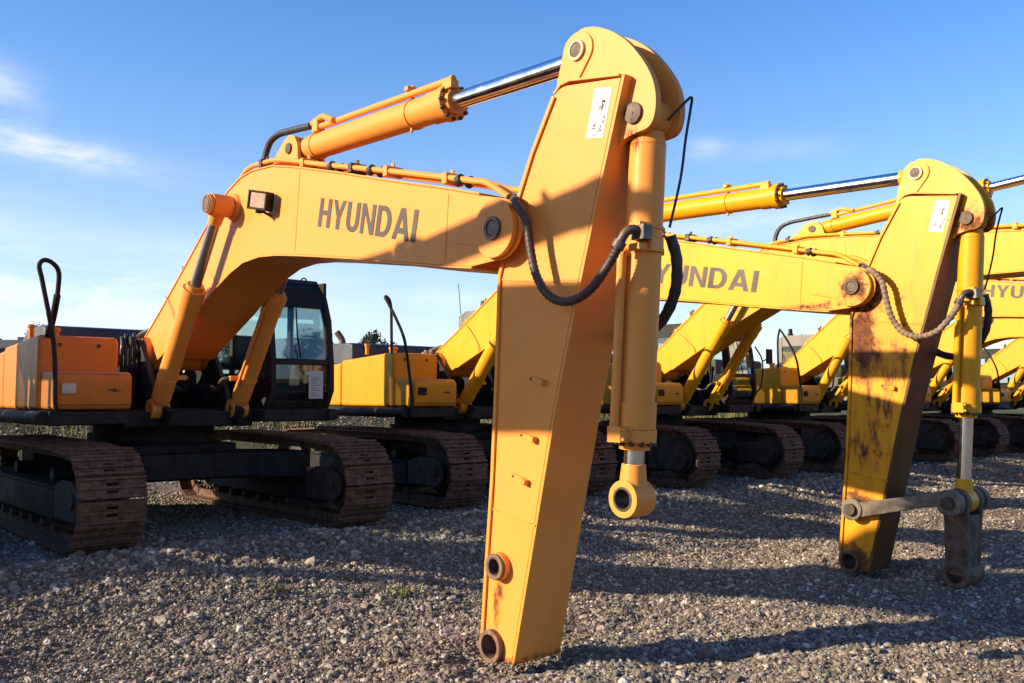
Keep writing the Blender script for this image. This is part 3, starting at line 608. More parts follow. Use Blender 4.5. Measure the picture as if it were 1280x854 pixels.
    # small supply pipe that crosses the right-hand plate near the foot
    sp_ = MB(bt); sp_.tube([(XB - hw - 0.02, -0.93, 2.66), (XB - hw - 0.022, -1.1, 2.52), (XB - hw - 0.02, -1.28, 2.28), (XB - hw - 0.018, -1.30, 2.18)], 0.007, 8, 4); sp_.build('supply_pipe', P.get('pipe', pa), boom)
    # ---- boom cylinders
    for sx in (-1, 1):
        top = bt((XB + sx * (hw + 0.16), -2.72, 3.44)); foot = (XB + sx * (hw + 0.16), -1.16 - 0.02 * dy, 1.33)
        cylinder_on_line(root, 'boom_cylinder', foot, top, 0.635, 0.108, 0.060, pa, M['dullrod'], V((sx, 0, 0)), 0.20, 0.115,
                         pipes=((-0.13, -0.06, 0.34, 1.48, 0.018),), bolts=False, gland=1.16, collars=(0.45,))
        cl_ = MB(); c0 = V(foot).lerp(V(top), 0.17); cl_.box(c0 + V((-sx * 0.14, 0.02, 0)), (0.16, 0.07, 0.06)); cl_.build('hose_fitting', pa, root, 0.01); cl_ = MB(); cl_.tube([c0 + V((-sx * 0.2, 0.02, 0)), c0 + V((-sx * 0.27, 0.10, -0.02)), c0 + V((-sx * 0.28, 0.24, -0.14)), c0 + V((-sx * 0.26, 0.42, -0.1))], 0.026, 8, 5); cl_.build('hydraulic_hose', M['rubber'], root)
    # ---- arm cylinder
    cy, d, sv, uv, lb = cylinder_on_line(root, 'arm_cylinder', bt((XB, -3.56, 3.925)), bt((XB, -7.53, 3.775)), 0.628, 0.122, 0.070, pa, M['chrome'], V((-1, 0, 0)), 0.2, 0.13,
                     pipes=((0.06, 0.165 if False else -0.155, 0.42, 2.46, 0.030),), collars=(0.33, 1.92))
    A0 = V(bt((XB, -3.56, 3.925))); upv = V((0, 0, 1)); upv = (upv - d * upv.dot(d)).normalized()
    fl = MB(); fl.box(A0 + d * 0.40 + upv * 0.17 + V((-0.06, 0, 0)), (0.09, 0.10, 0.13)); fl.tube([A0 + d * 0.30 + upv * 0.20 + V((-0.07, 0, 0)), A0 + d * 0.5 + upv * 0.235 + V((-0.08, 0, 0)), A0 + d * 0.62 + upv * 0.20 + V((-0.08, 0, 0)), A0 + d * 0.75 + upv * 0.15 + V((-0.1, 0, 0))], 0.03, 10, 4)
    fl.build('pipe_flange', pa, cy, 0.008); fl = MB()
    fl.cyl(A0 + d * 1.92 - upv * 0.16 + V((-0.03, 0, 0)), A0 + d * 1.92 + upv * 0.24 + V((-0.03, 0, 0)), 0.016, None, 8); fl.box(A0 + d * 1.92 + upv * 0.20 + V((-0.05, 0, 0)), (0.11, 0.05, 0.04)); fl.build('pipe_clamp', pa, cy, 0.006); fl = MB()
    fl.box(A0 + d * 2.47 + upv * 0.115 + V((-0.06, 0, 0)), (0.08, 0.12, 0.07)); fl.build('pipe_flange', pa, cy, 0.008)
    hs = MB(bt); hs.tube([(XB - 0.07, -3.84, 4.105), (XB - 0.07, -3.66, 4.125), (XB - 0.07, -3.40, 4.15), (XB - 0.07, -3.18, 4.165), (XB - 0.08, -3.02, 4.12), (XB - 0.09, -2.93, 3.99), (XB - 0.10, -2.90, 3.84), (XB - 0.10, -2.89, 3.74)], 0.034, 10, 5); hs.build('hydraulic_hose', M['rubber'], root)
    # ---- arm
    aw = 0.22
    ap = P.get('armpaint', pa)
    front = [(-7.965, 3.46), (-7.74, 2.73), (-7.54, 2.05), (-7.36, 1.4), (-7.16, 0.55), (-6.955, -0.32)]
    back = [(-6.64, -0.25), (-6.69, 0.33), (-6.745, 0.89), (-6.79, 1.62), (-6.82, 2.33), (-6.96, 2.74), (-7.16, 3.15), (-7.37, 3.49)]
    top_ = [(-7.40, 3.515), (-7.455, 3.53), (-7.50, 3.53)]
    ar = MB(bt)
    tipc = (-6.765, -0.25)
    side = front + [(-6.80, -0.36), (-6.70, -0.34)] + back + top_
    for x0 in (XB - aw, XB + aw - 0.024): ar.plate(side, ((-6.85, 0.31, 0.085), (*tipc, 0.095)), x0, x0 + 0.024)
    ar.strip(back, 0.028, XB - aw - 0.018, XB + aw + 0.018)          # rear plate, standing proud as a thin flange
    ar.strip([(-7.38, 3.50), (-7.44, 3.545), (-7.52, 3.553), (-7.955, 3.475)], -0.014, XB - aw - 0.008, XB + aw + 0.008)
    ear = [(-7.33, 3.62), (-7.38, 3.75), (-7.45, 3.87), (-7.51, 3.90), (-7.57, 3.915), (-7.64, 3.905), (-7.71, 3.875), (-7.79, 3.84), (-7.87, 3.79), (-7.94, 3.73), (-8.0, 3.66), (-8.06, 3.59), (-8.1, 3.52), (-8.145, 3.45), (-8.165, 3.38), (-8.18, 3.32), (-8.18, 3.26), (-8.17, 3.20), (-8.15, 3.16), (-8.12, 3.13), (-8.08, 3.11), (-7.99, 3.11), (-7.92, 3.10), (-7.87, 3.06), (-7.83, 3.0), (-7.78, 2.85), (-7.70, 2.62), (-7.45, 2.6), (-7.20, 3.1), (-7.30, 3.45)]
    def smooth(pts, n=4):
        P_ = [V(p) for p in pts]; P_ = [P_[0] * 2 - P_[1]] + P_ + [P_[-1] * 2 - P_[-2]]; o = []
        for k in range(1, len(P_) - 2):
            for j in range(n):
                u = j / n; a_, b_, c_, e_ = P_[k - 1:k + 3]
                q_ = 0.5 * (2 * b_ + (c_ - a_) * u + (2 * a_ - 5 * b_ + 4 * c_ - e_) * u * u + (3 * b_ - a_ - 3 * c_ + e_) * u ** 3); o.append((q_.x, q_.y))
        return o + [tuple(pts[-1])]
    ear = smooth(ear[:1] + ear[1:26:2] + [ear[26]]) + ear[27:]
    for x0 in (XB - 0.145, XB + 0.095): ar.prism(ear, x0, x0 + 0.05)
    for sx in (-1, 1):
        x = XB + sx * 0.145; td = [(-7.53 + 0.135 * math.cos(math.radians(a)), 3.775 + 0.125 * math.sin(math.radians(a))) for a in range(-20, 221, 15)] + [(-7.50, 3.535), (-7.44, 3.535)]
        ar.prism(td, min(x, x + sx * 0.012), max(x, x + sx * 0.012)); 
    for (a, c) in (((-6.84, 2.31), (-7.60, 2.215)), ((-6.74, 0.70), (-7.195, 0.625))): ar.strip([a, c], 0.012, XB - aw - 0.006, XB - aw)
    for (y, z, r, ri) in ((-6.85, 0.31, 0.096, 0.065),): ar.ring((XB - aw - 0.05, y, z), (XB + aw + 0.05, y, z), r, ri, 28)
    arm = ar.build('arm', ap, root, 0.005)
    fp = MB(bt); fp.strip([(-7.975, 3.485)] + front[1:-1] + [(-6.95, -0.335)], -0.026, XB - aw + 0.002, XB + aw - 0.002); fp.build('front_plate', P.get('frontplate', ap), arm, 0.004)
    bs = MB(bt); bs.ring((XB - aw - 0.045, *tipc), (XB + aw + 0.045, *tipc), 0.114, 0.080, 30); bs.build('tip_bushing', P.get('bush', M['pin']), arm, 0.006)
    for sx in (-1, 1): bs = MB(bt); bs.ring((XB + sx * (aw + 0.05), -6.85, 0.31), (XB + sx * (aw + 0.075), -6.85, 0.31), 0.090, 0.064, 28); bs.build('link_bushing', P.get('bush', M['pin']), arm, 0.004)
    bs = MB(bt); bs.ring((XB - aw - 0.073, -6.85, 0.31), (XB + aw + 0.073, -6.85, 0.31), 0.0665, 0.056, 28); bs.build('bushing_sleeve', M['rust_steel'], arm)
    for sx in (-1, 1):
        pn = MB(bt); x = XB + sx * 0.157; pn.cyl((x - sx * 0.03, -7.53, 3.775), (x + sx * 0.014, -7.53, 3.775), 0.052, None, 24)
        pn.cur = 1; pn.ring((x, -7.53, 3.775), (x + sx * 0.020, -7.53, 3.775), 0.070, 0.052, 28); pn.build('cylinder_pin', [M['pin'], M['seal']], arm)
    pn = MB(bt); pn.cyl((XB - 0.165, -8.01, 3.24), (XB + 0.165, -8.01, 3.24), 0.068, None, 24); pn.cyl((XB - 0.170, -8.01, 3.24), (XB + 0.17, -8.01, 3.24), 0.010, None, 8); pn.build('cylinder_pin', M['pin'], arm, 0.004)
    x = XB - aw
    dc = MB(bt)
    def dq(mb, y0, z0, y1, z1, y2, z2, y3, z3, h): mb.prism([(y0, z0), (y1, z1), (y2, z2), (y3, z3)], x - h, x + 0.001)
    DA, DB, DC, DD = V((-7.75, 3.445)), V((-7.895, 3.42)), V((-7.815, 3.115)), V((-7.67, 3.14))
    dq(dc, *DA, *DB, *DC, *DD, 0.003); dc.cur = 1
    def dpt(a, c): return (DA.lerp(DB, a)).lerp(DD.lerp(DC, a), c)
    def dr(a0, a1, c0, c1): dq(dc, *dpt(a0, c0), *dpt(a1, c0), *dpt(a1, c1), *dpt(a0, c1), 0.0045)
    dr(0.05, 0.93, 0.485, 0.495)
    for (a0, a1, c0, c1) in ((.58, .66, .28, .42), (.67, .75, .26, .30), (.67, .72, .33, .42), (.50, .55, .36, .41), (.44, .47, .34, .42), (.82, .94, .56, .62), (.80, .90, .64, .72), (.70, .78, .74, .86), (.36, .44, .70, .78), (.30, .34, .72, .80), (.50, .53, .12, .14), (.47, .50, .15, .17), (.54, .57, .15, .17), (.44, .47, .18, .20), (.57, .60, .18, .20), (.46, .58, .205, .22), (.56, .78, .24, .29), (.60, .70, .42, .46), (.40, .58, .43, .455), (.22, .34, .30, .33), (.62, .72, .86, .90), (.22, .46, .80, .83), (.76, .86, .84, .88), (.30, .70, .925, .94), (.30, .60, .95, .965)): dr(a0, a1, c0, c1)
    dc.build('warning_decal', [M['white'], M['ink']], arm)
    for (a, c) in (((-7.15, 1.60), (-7.30, 1.57)), ((-7.055, 1.22), (-7.21, 1.19)), ((-6.97, 0.94), (-7.13, 0.90))):
        hb2 = MB(bt); va, vc = V(a), V(c); dd_ = (vc - va).normalized(); nn = V((-dd_.y, dd_.x)) * 0.019
        hb2.prism([tuple(va + nn), tuple(vc + nn), tuple(vc - nn), tuple(va - nn)], x - 0.018, x); e = vc - dd_ * 0.045
        hb2.prism([tuple(e + nn), tuple(vc + nn), tuple(vc - nn), tuple(e - nn)], x - 0.045, x - 0.018)
        hb2.cur = 1
        for k in (0.1, 0.72):
            cc = va.lerp(vc, k) ; hb2.cyl((x - 0.0185 - (0 if k < .5 else 0.0), cc.x, cc.y), (x - 0.021, cc.x, cc.y), 0.011, None, 10)
        hb2.build('hose_bracket', [ap, M['pin']], arm, 0.003)
    # ---- bucket cylinder
    ext = P.get('bucket_len', 0.84); tb_ = P.get('tb', 0.872)
    bp0, bp1 = bt((XB, -8.01, 3.24)), bt((XB, -7.85, ext))
    cy, d, sv, uv, lb = cylinder_on_line(root, 'bucket_cylinder', bp0, bp1, tb_, 0.116, 0.066, P.get('bcpaint', pa), M['chrome'], V((-1, 0, 0)), 0.19, 0.118, pipes=((0.15, 0.045, 0.86, (V(bp1) - V(bp0)).length * tb_ - 0.10, 0.030),), gland=1.17, collars=(0.70, 0.84))
    q = V(bp0)
    fl = MB(); fl.box(q + d * (lb - 0.10) + V((-0.155, 0.0, 0)), (0.10, 0.11, 0.10))
    for a in (-0.03, 0.03):
        for c in (-0.03, 0.03): fl.cyl(q + d * (lb - 0.10) + V((-0.155 + a, -0.05, c)), q + d * (lb - 0.10) + V((-0.155 + a, -0.075, c)), 0.014, None, 8)
    fl.build('pipe_flange', P.get('bcpaint', pa), cy, 0.006)
    for o_, dm in ((d * 0.70 + V((-0.10, -0.06, 0)), (0.13, 0.09, 0.03)), (d * 0.84 + V((-0.10, -0.06, 0)), (0.13, 0.09, 0.045)), (d * 0.70 + V((0.11, -0.02, 0)), (0.08, 0.06, 0.03)), (d * 0.84 + V((0.11, -0.02, 0)), (0.08, 0.06, 0.045)), (d * 0.82 + V((-0.02, -0.118, 0)), (0.12, 0.03, 0.09))):
        fl = MB(); fl.box(q + o_, dm); fl.build('pipe_clamp', P.get('bcpaint', pa), cy, 0.006)
    # hoses between boom end and bucket cylinder
    hp_ = MB(bt); X0 = XB - hw - 0.04
    hose = [(X0 + 0.16, -6.95, 2.865), (X0 + 0.08, -7.06, 2.815), (X0, -7.16, 2.77), (X0, -7.25, 2.65), (X0, -7.29, 2.46), (X0, -7.35, 2.27), (X0 + 0.01, -7.46, 2.13), (X0 + 0.02, -7.62, 2.08), (X0 + 0.04, -7.79, 2.14), (X0 + 0.08, -7.92, 2.30), (X0 + 0.12, -7.97, 2.42)]
    hp_.tube(hose, 0.028, 12, 11 if P.get('ribbed') else 16, 0.008 if P.get('ribbed') else 0.0035, 1); hp_.build('hydraulic_hose', P['hose'], root)
    hf = MB(bt); hf.tube([(X0 + 0.115, -7.965, 2.41), (X0 + 0.14, -8.0, 2.485), (X0 + 0.18, -8.03, 2.505), (X0 + 0.24, -8.04, 2.49)], 0.030, 12, 4); hf.cyl((X0 + 0.105, -7.955, 2.385), (X0 + 0.122, -7.972, 2.43), 0.043, None, 14); hf.box((X0 + 0.24, -8.04, 2.49), (0.08, 0.10, 0.09)); hf.build('hose_fitting', M['fitting'], root); hf = MB(bt); hf.cyl((X0 + 0.17, -6.94, 2.87), (X0 + 0.07, -7.07, 2.81), 0.037, None, 14); hf.build('hose_fitting', M['fitting'], root)
    h2 = MB(bt); X1 = XB + 0.17
    h2.tube([(X1 - 0.02, -8.05, 2.50), (X1 + 0.03, -8.06, 2.35), (X1 + 0.06, -8.02, 2.15), (X1 + 0.08, -7.90, 1.98), (X1 + 0.10, -7.72, 1.90), (X1 + 0.14, -7.5, 1.95), (X1 + 0.16, -7.25, 2.15), (X1 + 0.16, -7.12, 2.5), (X1 + 0.1, -6.98, 2.82)], 0.036, 12, 6, 0.003, 1); h2.build('hydraulic_hose', M['rubber'], root)
    h3 = MB(bt); h3.tube([(XB + 0.02, -8.14, 3.20), (XB + 0.08, -8.22, 3.30), (XB + 0.12, -8.25, 3.34), (XB + 0.145, -8.22, 3.27), (XB + 0.16, -8.17, 3.1), (XB + 0.155, -8.13, 2.85), (XB + 0.13, -8.06, 2.55)], 0.009, 8, 5); h3.build('grease_hose', M['rubber'], root)
    # ---- bucket linkage left on the second machine
    if P.get('linkage'):
        hy, hz = -7.85, 0.46; ly, lz = -6.85, 0.31
        for sx in (-1, 1):
            la = MB(bt); x = XB + sx * (aw + 0.085)
            la.prism([(ly + 0.01, lz + 0.075), (ly - 0.12, lz + 0.085), (hy + 0.16, hz + 0.085), (hy, hz + 0.09), (hy, hz - 0.08), (hy + 0.16, hz - 0.045), (ly - 0.12, lz - 0.07), (ly + 0.01, lz - 0.075)], x - 0.026, x + 0.026)
            for (y, z, r) in ((ly, lz, 0.115), (hy, hz, 0.13)): la.cyl((x - 0.045, y, z), (x + 0.045, y, z), r, None, 26)
            l_ = la.build('link_arm', M['link_steel'], root, 0.012)
            pn = MB(bt); [pn.cyl((x + sx * 0.03, y, z), (x + sx * 0.085, y, z), 0.062, None, 20) for y, z in ((ly, lz), (hy, hz))]; pn.build('link_pin', M['pin'], l_, 0.006)
        bl = MB(bt); by_, bz_ = -7.83, -0.25
        for sx in (-1, 1):
            x = XB + sx * 0.155; bl.prism([(hy + 0.12, hz), (hy + 0.08, hz + 0.10), (hy - 0.08, hz + 0.10), (hy - 0.12, hz), (by_ - 0.10, by_ * 0 + bz_), (by_ + 0.10, bz_)], x - 0.03, x + 0.03); bl.cyl((x - 0.05, hy, hz), (x + 0.05, hy, hz), 0.13, None, 26)
        bl.prism([(by_ - 0.094, bz_ + 0.02), (by_ + 0.094, bz_ + 0.02), (hy + 0.108, hz - 0.13), (hy - 0.108, hz - 0.13)], XB - 0.126, XB + 0.126)
        bl.ring((XB - 0.21, by_, bz_), (XB + 0.21, by_, bz_), 0.125, 0.075, 28)
        bl.build('bucket_link', M['rust_steel'], root, 0.012)
    return root

BASE = dict(paint=M['yellow'], body=M['yellow_dark'], cab=M['cab'], seam=M['pin'], lampmat=M['frame'], hose=M['guardhose'], pipe=M['yellow'])
LT = ((-4.44, 3.005), (-1.0, -0.225), 1.53, 0.255)
def params(**k): d = dict(BASE); d.update(k); return d
near = dict(paint=M['orange'], body=M['orange_dark'], cab=M['cab'], seam=M['rust_steel'], lampmat=M['marker'], hose=M['guardhose'], pipe=M['orange'], old=True, letters=LT, exhaust=False, tracks=(-1.31, 1.61), bush=M['worn_bush'])
excavator(0, 0, 0, 'faded orange excavator nearest the camera, with a smooth orange arm and an empty rod eye', near)
excavator(1, 0, 0.65, 'yellow excavator with rust stains down its arm and a steel linkage below it', params(dy=0.65, armpaint=M['yellow_rusty'], boompaint=M['boom_rusty'], frontplate=M['rust_plate'], bush=M['rust_steel'], hose=M['greyhose'], ribbed=True, linkage=True,
          bucket_len=0.46, tb=0.705, letters=((-4.18, 2.985), (-1.0, -0.185), 1.66, 0.25), bundle=M['greyhose'], cab=M['cabgrey']))
excavator(2, -0.05, 0.25, 'yellow excavator with side mirror and bright boom rising behind the rusty armed one', params(dy=1.1, ang=math.radians(8.0), cab=M['cab']))
excavator(3, -0.05, 0.35, 'yellow excavator fourth in the row, with a dark beacon on its grey cab', params(ang=math.radians(5.2), letters=((-4.88, 3.07), (-1.0, -0.225), 1.7, 0.24), cab=M['cabgrey'], beacon=True))
excavator(4, 0, 0.15, 'yellow excavator fifth in the row, mostly hidden behind the rusty arm', params(ang=math.radians(2.0), letters=LT))
excavator(5, 0, 0.05, 'farthest yellow excavator, its boom foot and cylinders at the right edge', params(ang=math.radians(4.0), letters=LT))
excavator(-1, 0, 0, 'yellow excavator parked left of the orange one, outside the picture', params(ang=math.radians(10.0), letters=LT))

# ------------------------------------------------------------------ ground
def sstep(a, b, x): t = np.clip((x - a) / (b - a), 0, 1); return t * t * (3 - 2 * t)
PERM = rng.random((8, 256, 256))
def vnoise(x, y, k):
    xi = np.floor(x).astype(int); yi = np.floor(y).astype(int); fx = x - xi; fy = y - yi; fx = fx * fx * (3 - 2 * fx); fy = fy * fy * (3 - 2 * fy)
    P_ = PERM[k % 8]; g = lambda a, c: P_[a % 256, c % 256]
    return (g(xi, yi) * (1 - fx) + g(xi + 1, yi) * fx) * (1 - fy) + (g(xi, yi + 1) * (1 - fx) + g(xi + 1, yi + 1) * fx) * fy - 0.5
GB = G - 0.085
def height(x, y):
    x = np.asarray(x, float); y = np.asarray(y, float)
    wob = vnoise(x * 0.5, y * 0.5, 1) * 0.9
    h = GB * sstep(-5.3, -3.0, y + wob)
    h += vnoise(x * 0.45, y * 0.45, 2) * 0.10 + vnoise(x * 1.7, y * 1.7, 3) * 0.06 + vnoise(x * 4.5, y * 4.5, 4) * 0.035 + vnoise(x * 11, y * 11, 5) * 0.022
    # rubble bank at the feet of the tracks
    h += 0.10 * np.exp(-((y + 3.0 + wob * 0.5) / 0.45) ** 2) * (0.4 + vnoise(x * 1.3, y * 1.3, 6) + 0.5)
    # flat where tracks stand and a hollow under the arm tips
    under = sstep(-2.75, -2.35, y) * (1 - sstep(2.3, 2.8, y)); h = h * (1 - under) + under * (GB - 0.01 + vnoise(x * 4, y * 4, 3) * 0.02)
    for kx in range(-1, 6):
        cx_, cy_ = kx * S + XB, -6.8
        dd = np.hypot((x - cx_), (y - cy_)); h += 0.05 * np.exp(-((dd - 0.62) / 0.22) ** 2) - 0.03 * np.exp(-(dd / 0.45) ** 2)
    dd = np.hypot(x - 0.15, y + 7.75); h += 0.10 * np.exp(-(dd / 0.38) ** 2)
    dd = np.hypot(x + 0.9, y + 7.9); h += 0.07 * np.exp(-(dd / 0.5) ** 2)
    h += (1.35 + vnoise(x * 0.35, y * 0.35, 1) * 0.5) * sstep(6.5, 11.5, y + vnoise(x * 0.4, y * 0.2, 5) * 2.0)
    far = sstep(25, 70, np.hypot(x - 3, y + 4)); h = h * (1 - far) + far * 1.2
    return h
def lines(lo, hi, step, flo, fhi, gr=1.22):
    a = list(np.arange(lo, hi + 1e-6, step)); s_ = step
    while a[-1] < fhi: s_ *= gr; a.append(a[-1] + s_)
    s_ = step
    while a[0] > flo: s_ *= gr; a.insert(0, a[0] - s_)
    return np.array(a)
gx = lines(-6.5, 12, 0.055, -1500, 1500); gy = lines(-9.8, -1.5, 0.055, -1500, 1500)
XX, YY = np.meshgrid(gx, gy); ZZ = height(XX, YY)
nx, ny = len(gx), len(gy)
me = bpy.data.meshes.new('ground')
vs = np.stack([XX, YY, ZZ], -1).reshape(-1, 3)
ii = (np.arange(ny - 1)[:, None] * nx + np.arange(nx - 1)[None, :]).ravel()
fs = np.stack([ii, ii + 1, ii + nx + 1, ii + nx], -1)
me.vertices.add(len(vs)); me.vertices.foreach_set('co', vs.ravel()); me.loops.add(fs.size); me.loops.foreach_set('vertex_index', fs.ravel()); me.polygons.add(len(fs)); me.polygons.foreach_set('loop_start', np.arange(len(fs)) * 4); me.update(); me.validate()
me.polygons.foreach_set('use_smooth', [True] * len(fs))
ground = bpy.data.objects.new('ground', me); COL.objects.link(ground); tag(ground, kind='structure')
m, t, b = new_mat('gravel_ground'); c = t.nodes.new('ShaderNodeTexCoord').outputs['Object']
vo = t.nodes.new('ShaderNodeTexVoronoi'); vo.inputs['Scale'].default_value = 45; t.links.new(c, vo.inputs['Vector'])
vo2 = t.nodes.new('ShaderNodeTexVoronoi'); vo2.inputs['Scale'].default_value = 110; t.links.new(c, vo2.inputs['Vector'])
sepc = t.nodes.new('ShaderNodeSeparateColor'); t.links.new(vo.outputs['Color'], sepc.inputs[0])
dust = rng_map(t, nse(t, 0.5, 5, 0.6, c), 0.35, 0.65)
col = mixcol(t, sepc.outputs[0], (0.065, 0.052, 0.040), (0.24, 0.198, 0.150))
col = mixcol(t, mth('MULTIPLY', dust, 0.5, tree=t), col, (0.20, 0.158, 0.115))
grn = rng_map(t, nse(t, 0.25, 5, 0.6, c), 0.45, 0.6); sp2 = t.nodes.new('ShaderNodeSeparateXYZ'); t.links.new(c, sp2.inputs[0])
behind = rng_map(t, sp2.outputs[1], 5.0, 8.0)
col = mixcol(t, mth('MULTIPLY', behind, rng_map(t, grn, 0, 1, 0.55, 1.0), tree=t), col, (0.075, 0.085, 0.028))
t.links.new(col, b.inputs['Base Color']); b.inputs['Roughness'].default_value = 0.95; b.inputs['Specular IOR Level'].default_value = 0.2
hgt = mth('ADD', mth('MULTIPLY', vo.outputs['Distance'], -1.0, tree=t), mth('MULTIPLY', vo2.outputs['Distance'], -0.5, tree=t), tree=t)
bump(t, b, hgt, 0.9, 0.03); me.materials.append(m)

# gravel stones: one "stuff" object, points with size and turn, stones instanced on them
def in_view(x, y, z=0.1, mg=1.06):
    d = np.stack([x - CAM.x, y - CAM.y, np.full_like(x, z) - CAM.z], -1); zc = d @ np.array(fw); u_ = (d @ np.array(rt)) / zc * 1142.84 / 640; v_ = (d @ np.array(up)) / zc * 1142.84 / 427
    return (zc > 0.5) & (np.abs(u_) < mg + 0.06) & (v_ > -mg - 0.05) & (v_ < 1.0), zc
def scatter(n, rmax, smin, smax, pw, rmin=4.0):
    # polar around the camera, denser near it
    r = rmin + (rmax - rmin) * rng.random(n) ** 1.1; a = rng.uniform(-0.66, 0.66, n) + math.atan2(fw.x, fw.y)
    x = CAM.x + r * np.sin(a); y = CAM.y + r * np.cos(a); ok, zc = in_view(x, y); x, y = x[ok], y[ok]; r = r[ok]
    s = smin * (smax / smin) ** (rng.random(len(x)) ** pw)
    return x, y, s, r
parts_ = [scatter(470000, 13, 0.0045, 0.0145, 1.1), scatter(60000, 13, 0.013, 0.034, 2.4), scatter(170000, 22, 0.010, 0.026, 1.3, 10.0), scatter(40000, 34, 0.022, 0.045, 1.4, 18.0), scatter(700, 20, 0.034, 0.062, 2.2)]
# rubble bank
bx_ = rng.uniform(-6, 14, 9000); by2 = -3.0 + rng.normal(0, 0.45, 9000); ok, _ = in_view(bx_, by2)
parts_.append((bx_[ok], by2[ok], 0.016 * (3.3) ** (rng.random(ok.sum()) ** 2.0), None))
px_ = np.concatenate([q[0] for q in parts_]); py_ = np.concatenate([q[1] for q in parts_]); ps_ = np.concatenate([q[2] for q in parts_])
# patches of finer and coarser gravel
dens = vnoise(px_ * 0.9, py_ * 0.9, 7) + 0.5 * vnoise(px_ * 2.3, py_ * 2.3, 2) + 0.5; keep = rng.random(len(px_)) < np.clip(0.25 + 1.25 * dens, 0.22, 1); px_, py_, ps_ = px_[keep], py_[keep], ps_[keep]
pz_ = height(px_, py_) + ps_ * rng.uniform(-0.1, 0.45, len(ps_))
me = bpy.data.meshes.new('gravel'); me.vertices.add(len(px_)); me.vertices.foreach_set('co', np.stack([px_, py_, pz_], -1).ravel().astype(np.float32))
at = me.attributes.new('size', 'FLOAT_VECTOR', 'POINT'); sz = np.stack([ps_ * rng.uniform(0.75, 1.35, len(ps_)), ps_ * rng.uniform(0.7, 1.2, len(ps_)), ps_ * rng.uniform(0.45, 0.85, len(ps_))], -1); at.data.foreach_set('vector', sz.ravel().astype(np.float32))
at = me.attributes.new('turn', 'FLOAT_VECTOR', 'POINT'); rt_ = np.stack([rng.normal(0, 0.45, len(ps_)), rng.normal(0, 0.45, len(ps_)), rng.uniform(0, 6.28, len(ps_))], -1); at.data.foreach_set('vector', rt_.ravel().astype(np.float32))
gravel = bpy.data.objects.new('gravel', me); COL.objects.link(gravel); tag(gravel, 'loose grey crushed stone covering the yard', 'gravel', kind='stuff')
m, t, b = new_mat('crushed_stone'); oi = t.nodes.new('ShaderNodeObjectInfo'); g1 = t.nodes.new('ShaderNodeNewGeometry')
rm = t.nodes.new('ShaderNodeValToRGB'); el_ = rm.color_ramp.elements; el_[0].position = 0; el_[0].color = (0.045, 0.040, 0.036, 1); el_[1].position = 1; el_[1].color = (0.68, 0.63, 0.56, 1)
for p_, c_ in ((0.35, (0.125, 0.105, 0.084)), (0.65, (0.225, 0.190, 0.150)), (0.86, (0.36, 0.31, 0.25)), (0.96, (0.53, 0.465, 0.385))): e = el_.new(p_); e.color = (*c_, 1)
t.links.new(oi.outputs['Random'], rm.inputs[0]); cc = t.nodes.new('ShaderNodeTexCoord').outputs['Object']
t.links.new(mixcol(t, rng_map(t, nse(t, 0.9, 6, 0.7, cc), 0.38, 0.66, 0, 0.75), rm.outputs[0], (0.19, 0.152, 0.112)), b.inputs['Base Color']); b.inputs['Roughness'].default_value = 0.9; b.inputs['Specular IOR Level'].default_value = 0.25
stone_mat = m
gn = bpy.data.node_groups.new('scatter_stones', 'GeometryNodeTree'); gn.interface.new_socket('Geometry', in_out='INPUT', socket_type='NodeSocketGeometry'); gn.interface.new_socket('Geometry', in_out='OUTPUT', socket_type='NodeSocketGeometry')
gi = gn.nodes.new('NodeGroupInput'); go = gn.nodes.new('NodeGroupOutput'); jn = gn.nodes.new('GeometryNodeJoinGeometry')
for k in range(9):
    ic = gn.nodes.new('GeometryNodeMeshIcoSphere'); ic.inputs['Radius'].default_value = 1.0; ic.inputs['Subdivisions'].default_value = 1 if k % 3 else 2
    sp_n = gn.nodes.new('GeometryNodeSetPosition'); nn_ = gn.nodes.new('ShaderNodeTexNoise'); nn_.noise_dimensions = '4D'; nn_.inputs['W'].default_value = k * 7.3; nn_.inputs['Scale'].default_value = 1.3; nn_.inputs['Detail'].default_value = 2
    sb = gn.nodes.new('ShaderNodeVectorMath'); sb.operation = 'SUBTRACT'; sb.inputs[1].default_value = (0.5, 0.5, 0.5); gn.links.new(nn_.outputs['Color'], sb.inputs[0])
    sc_ = gn.nodes.new('ShaderNodeVectorMath'); sc_.operation = 'SCALE'; sc_.inputs['Scale'].default_value = 1.9; gn.links.new(sb.outputs[0], sc_.inputs[0])
    gn.links.new(ic.outputs['Mesh'], sp_n.inputs['Geometry']); gn.links.new(sc_.outputs[0], sp_n.inputs['Offset'])
    ss = gn.nodes.new('GeometryNodeSetShadeSmooth'); ss.inputs['Shade Smooth'].default_value = False; gn.links.new(sp_n.outputs[0], ss.inputs[0])
    sm_ = gn.nodes.new('GeometryNodeSetMaterial'); sm_.inputs['Material'].default_value = stone_mat; gn.links.new(ss.outputs[0], sm_.inputs[0])
    g2i = gn.nodes.new('GeometryNodeGeometryToInstance'); gn.links.new(sm_.outputs[0], g2i.inputs[0]); gn.links.new(g2i.outputs[0], jn.inputs[0])
def named(nm):
    n = gn.nodes.new('GeometryNodeInputNamedAttribute'); n.data_type = 'FLOAT_VECTOR'; n.inputs['Name'].default_value = nm; return n.outputs['Attribute']
m2p = gn.nodes.new('GeometryNodeMeshToPoints'); gn.links.new(gi.outputs[0], m2p.inputs['Mesh'])
iop = gn.nodes.new('GeometryNodeInstanceOnPoints'); iop.inputs['Pick Instance'].default_value = True
gn.links.new(m2p.outputs[0], iop.inputs['Points']); gn.links.new(jn.outputs[0], iop.inputs['Instance'])
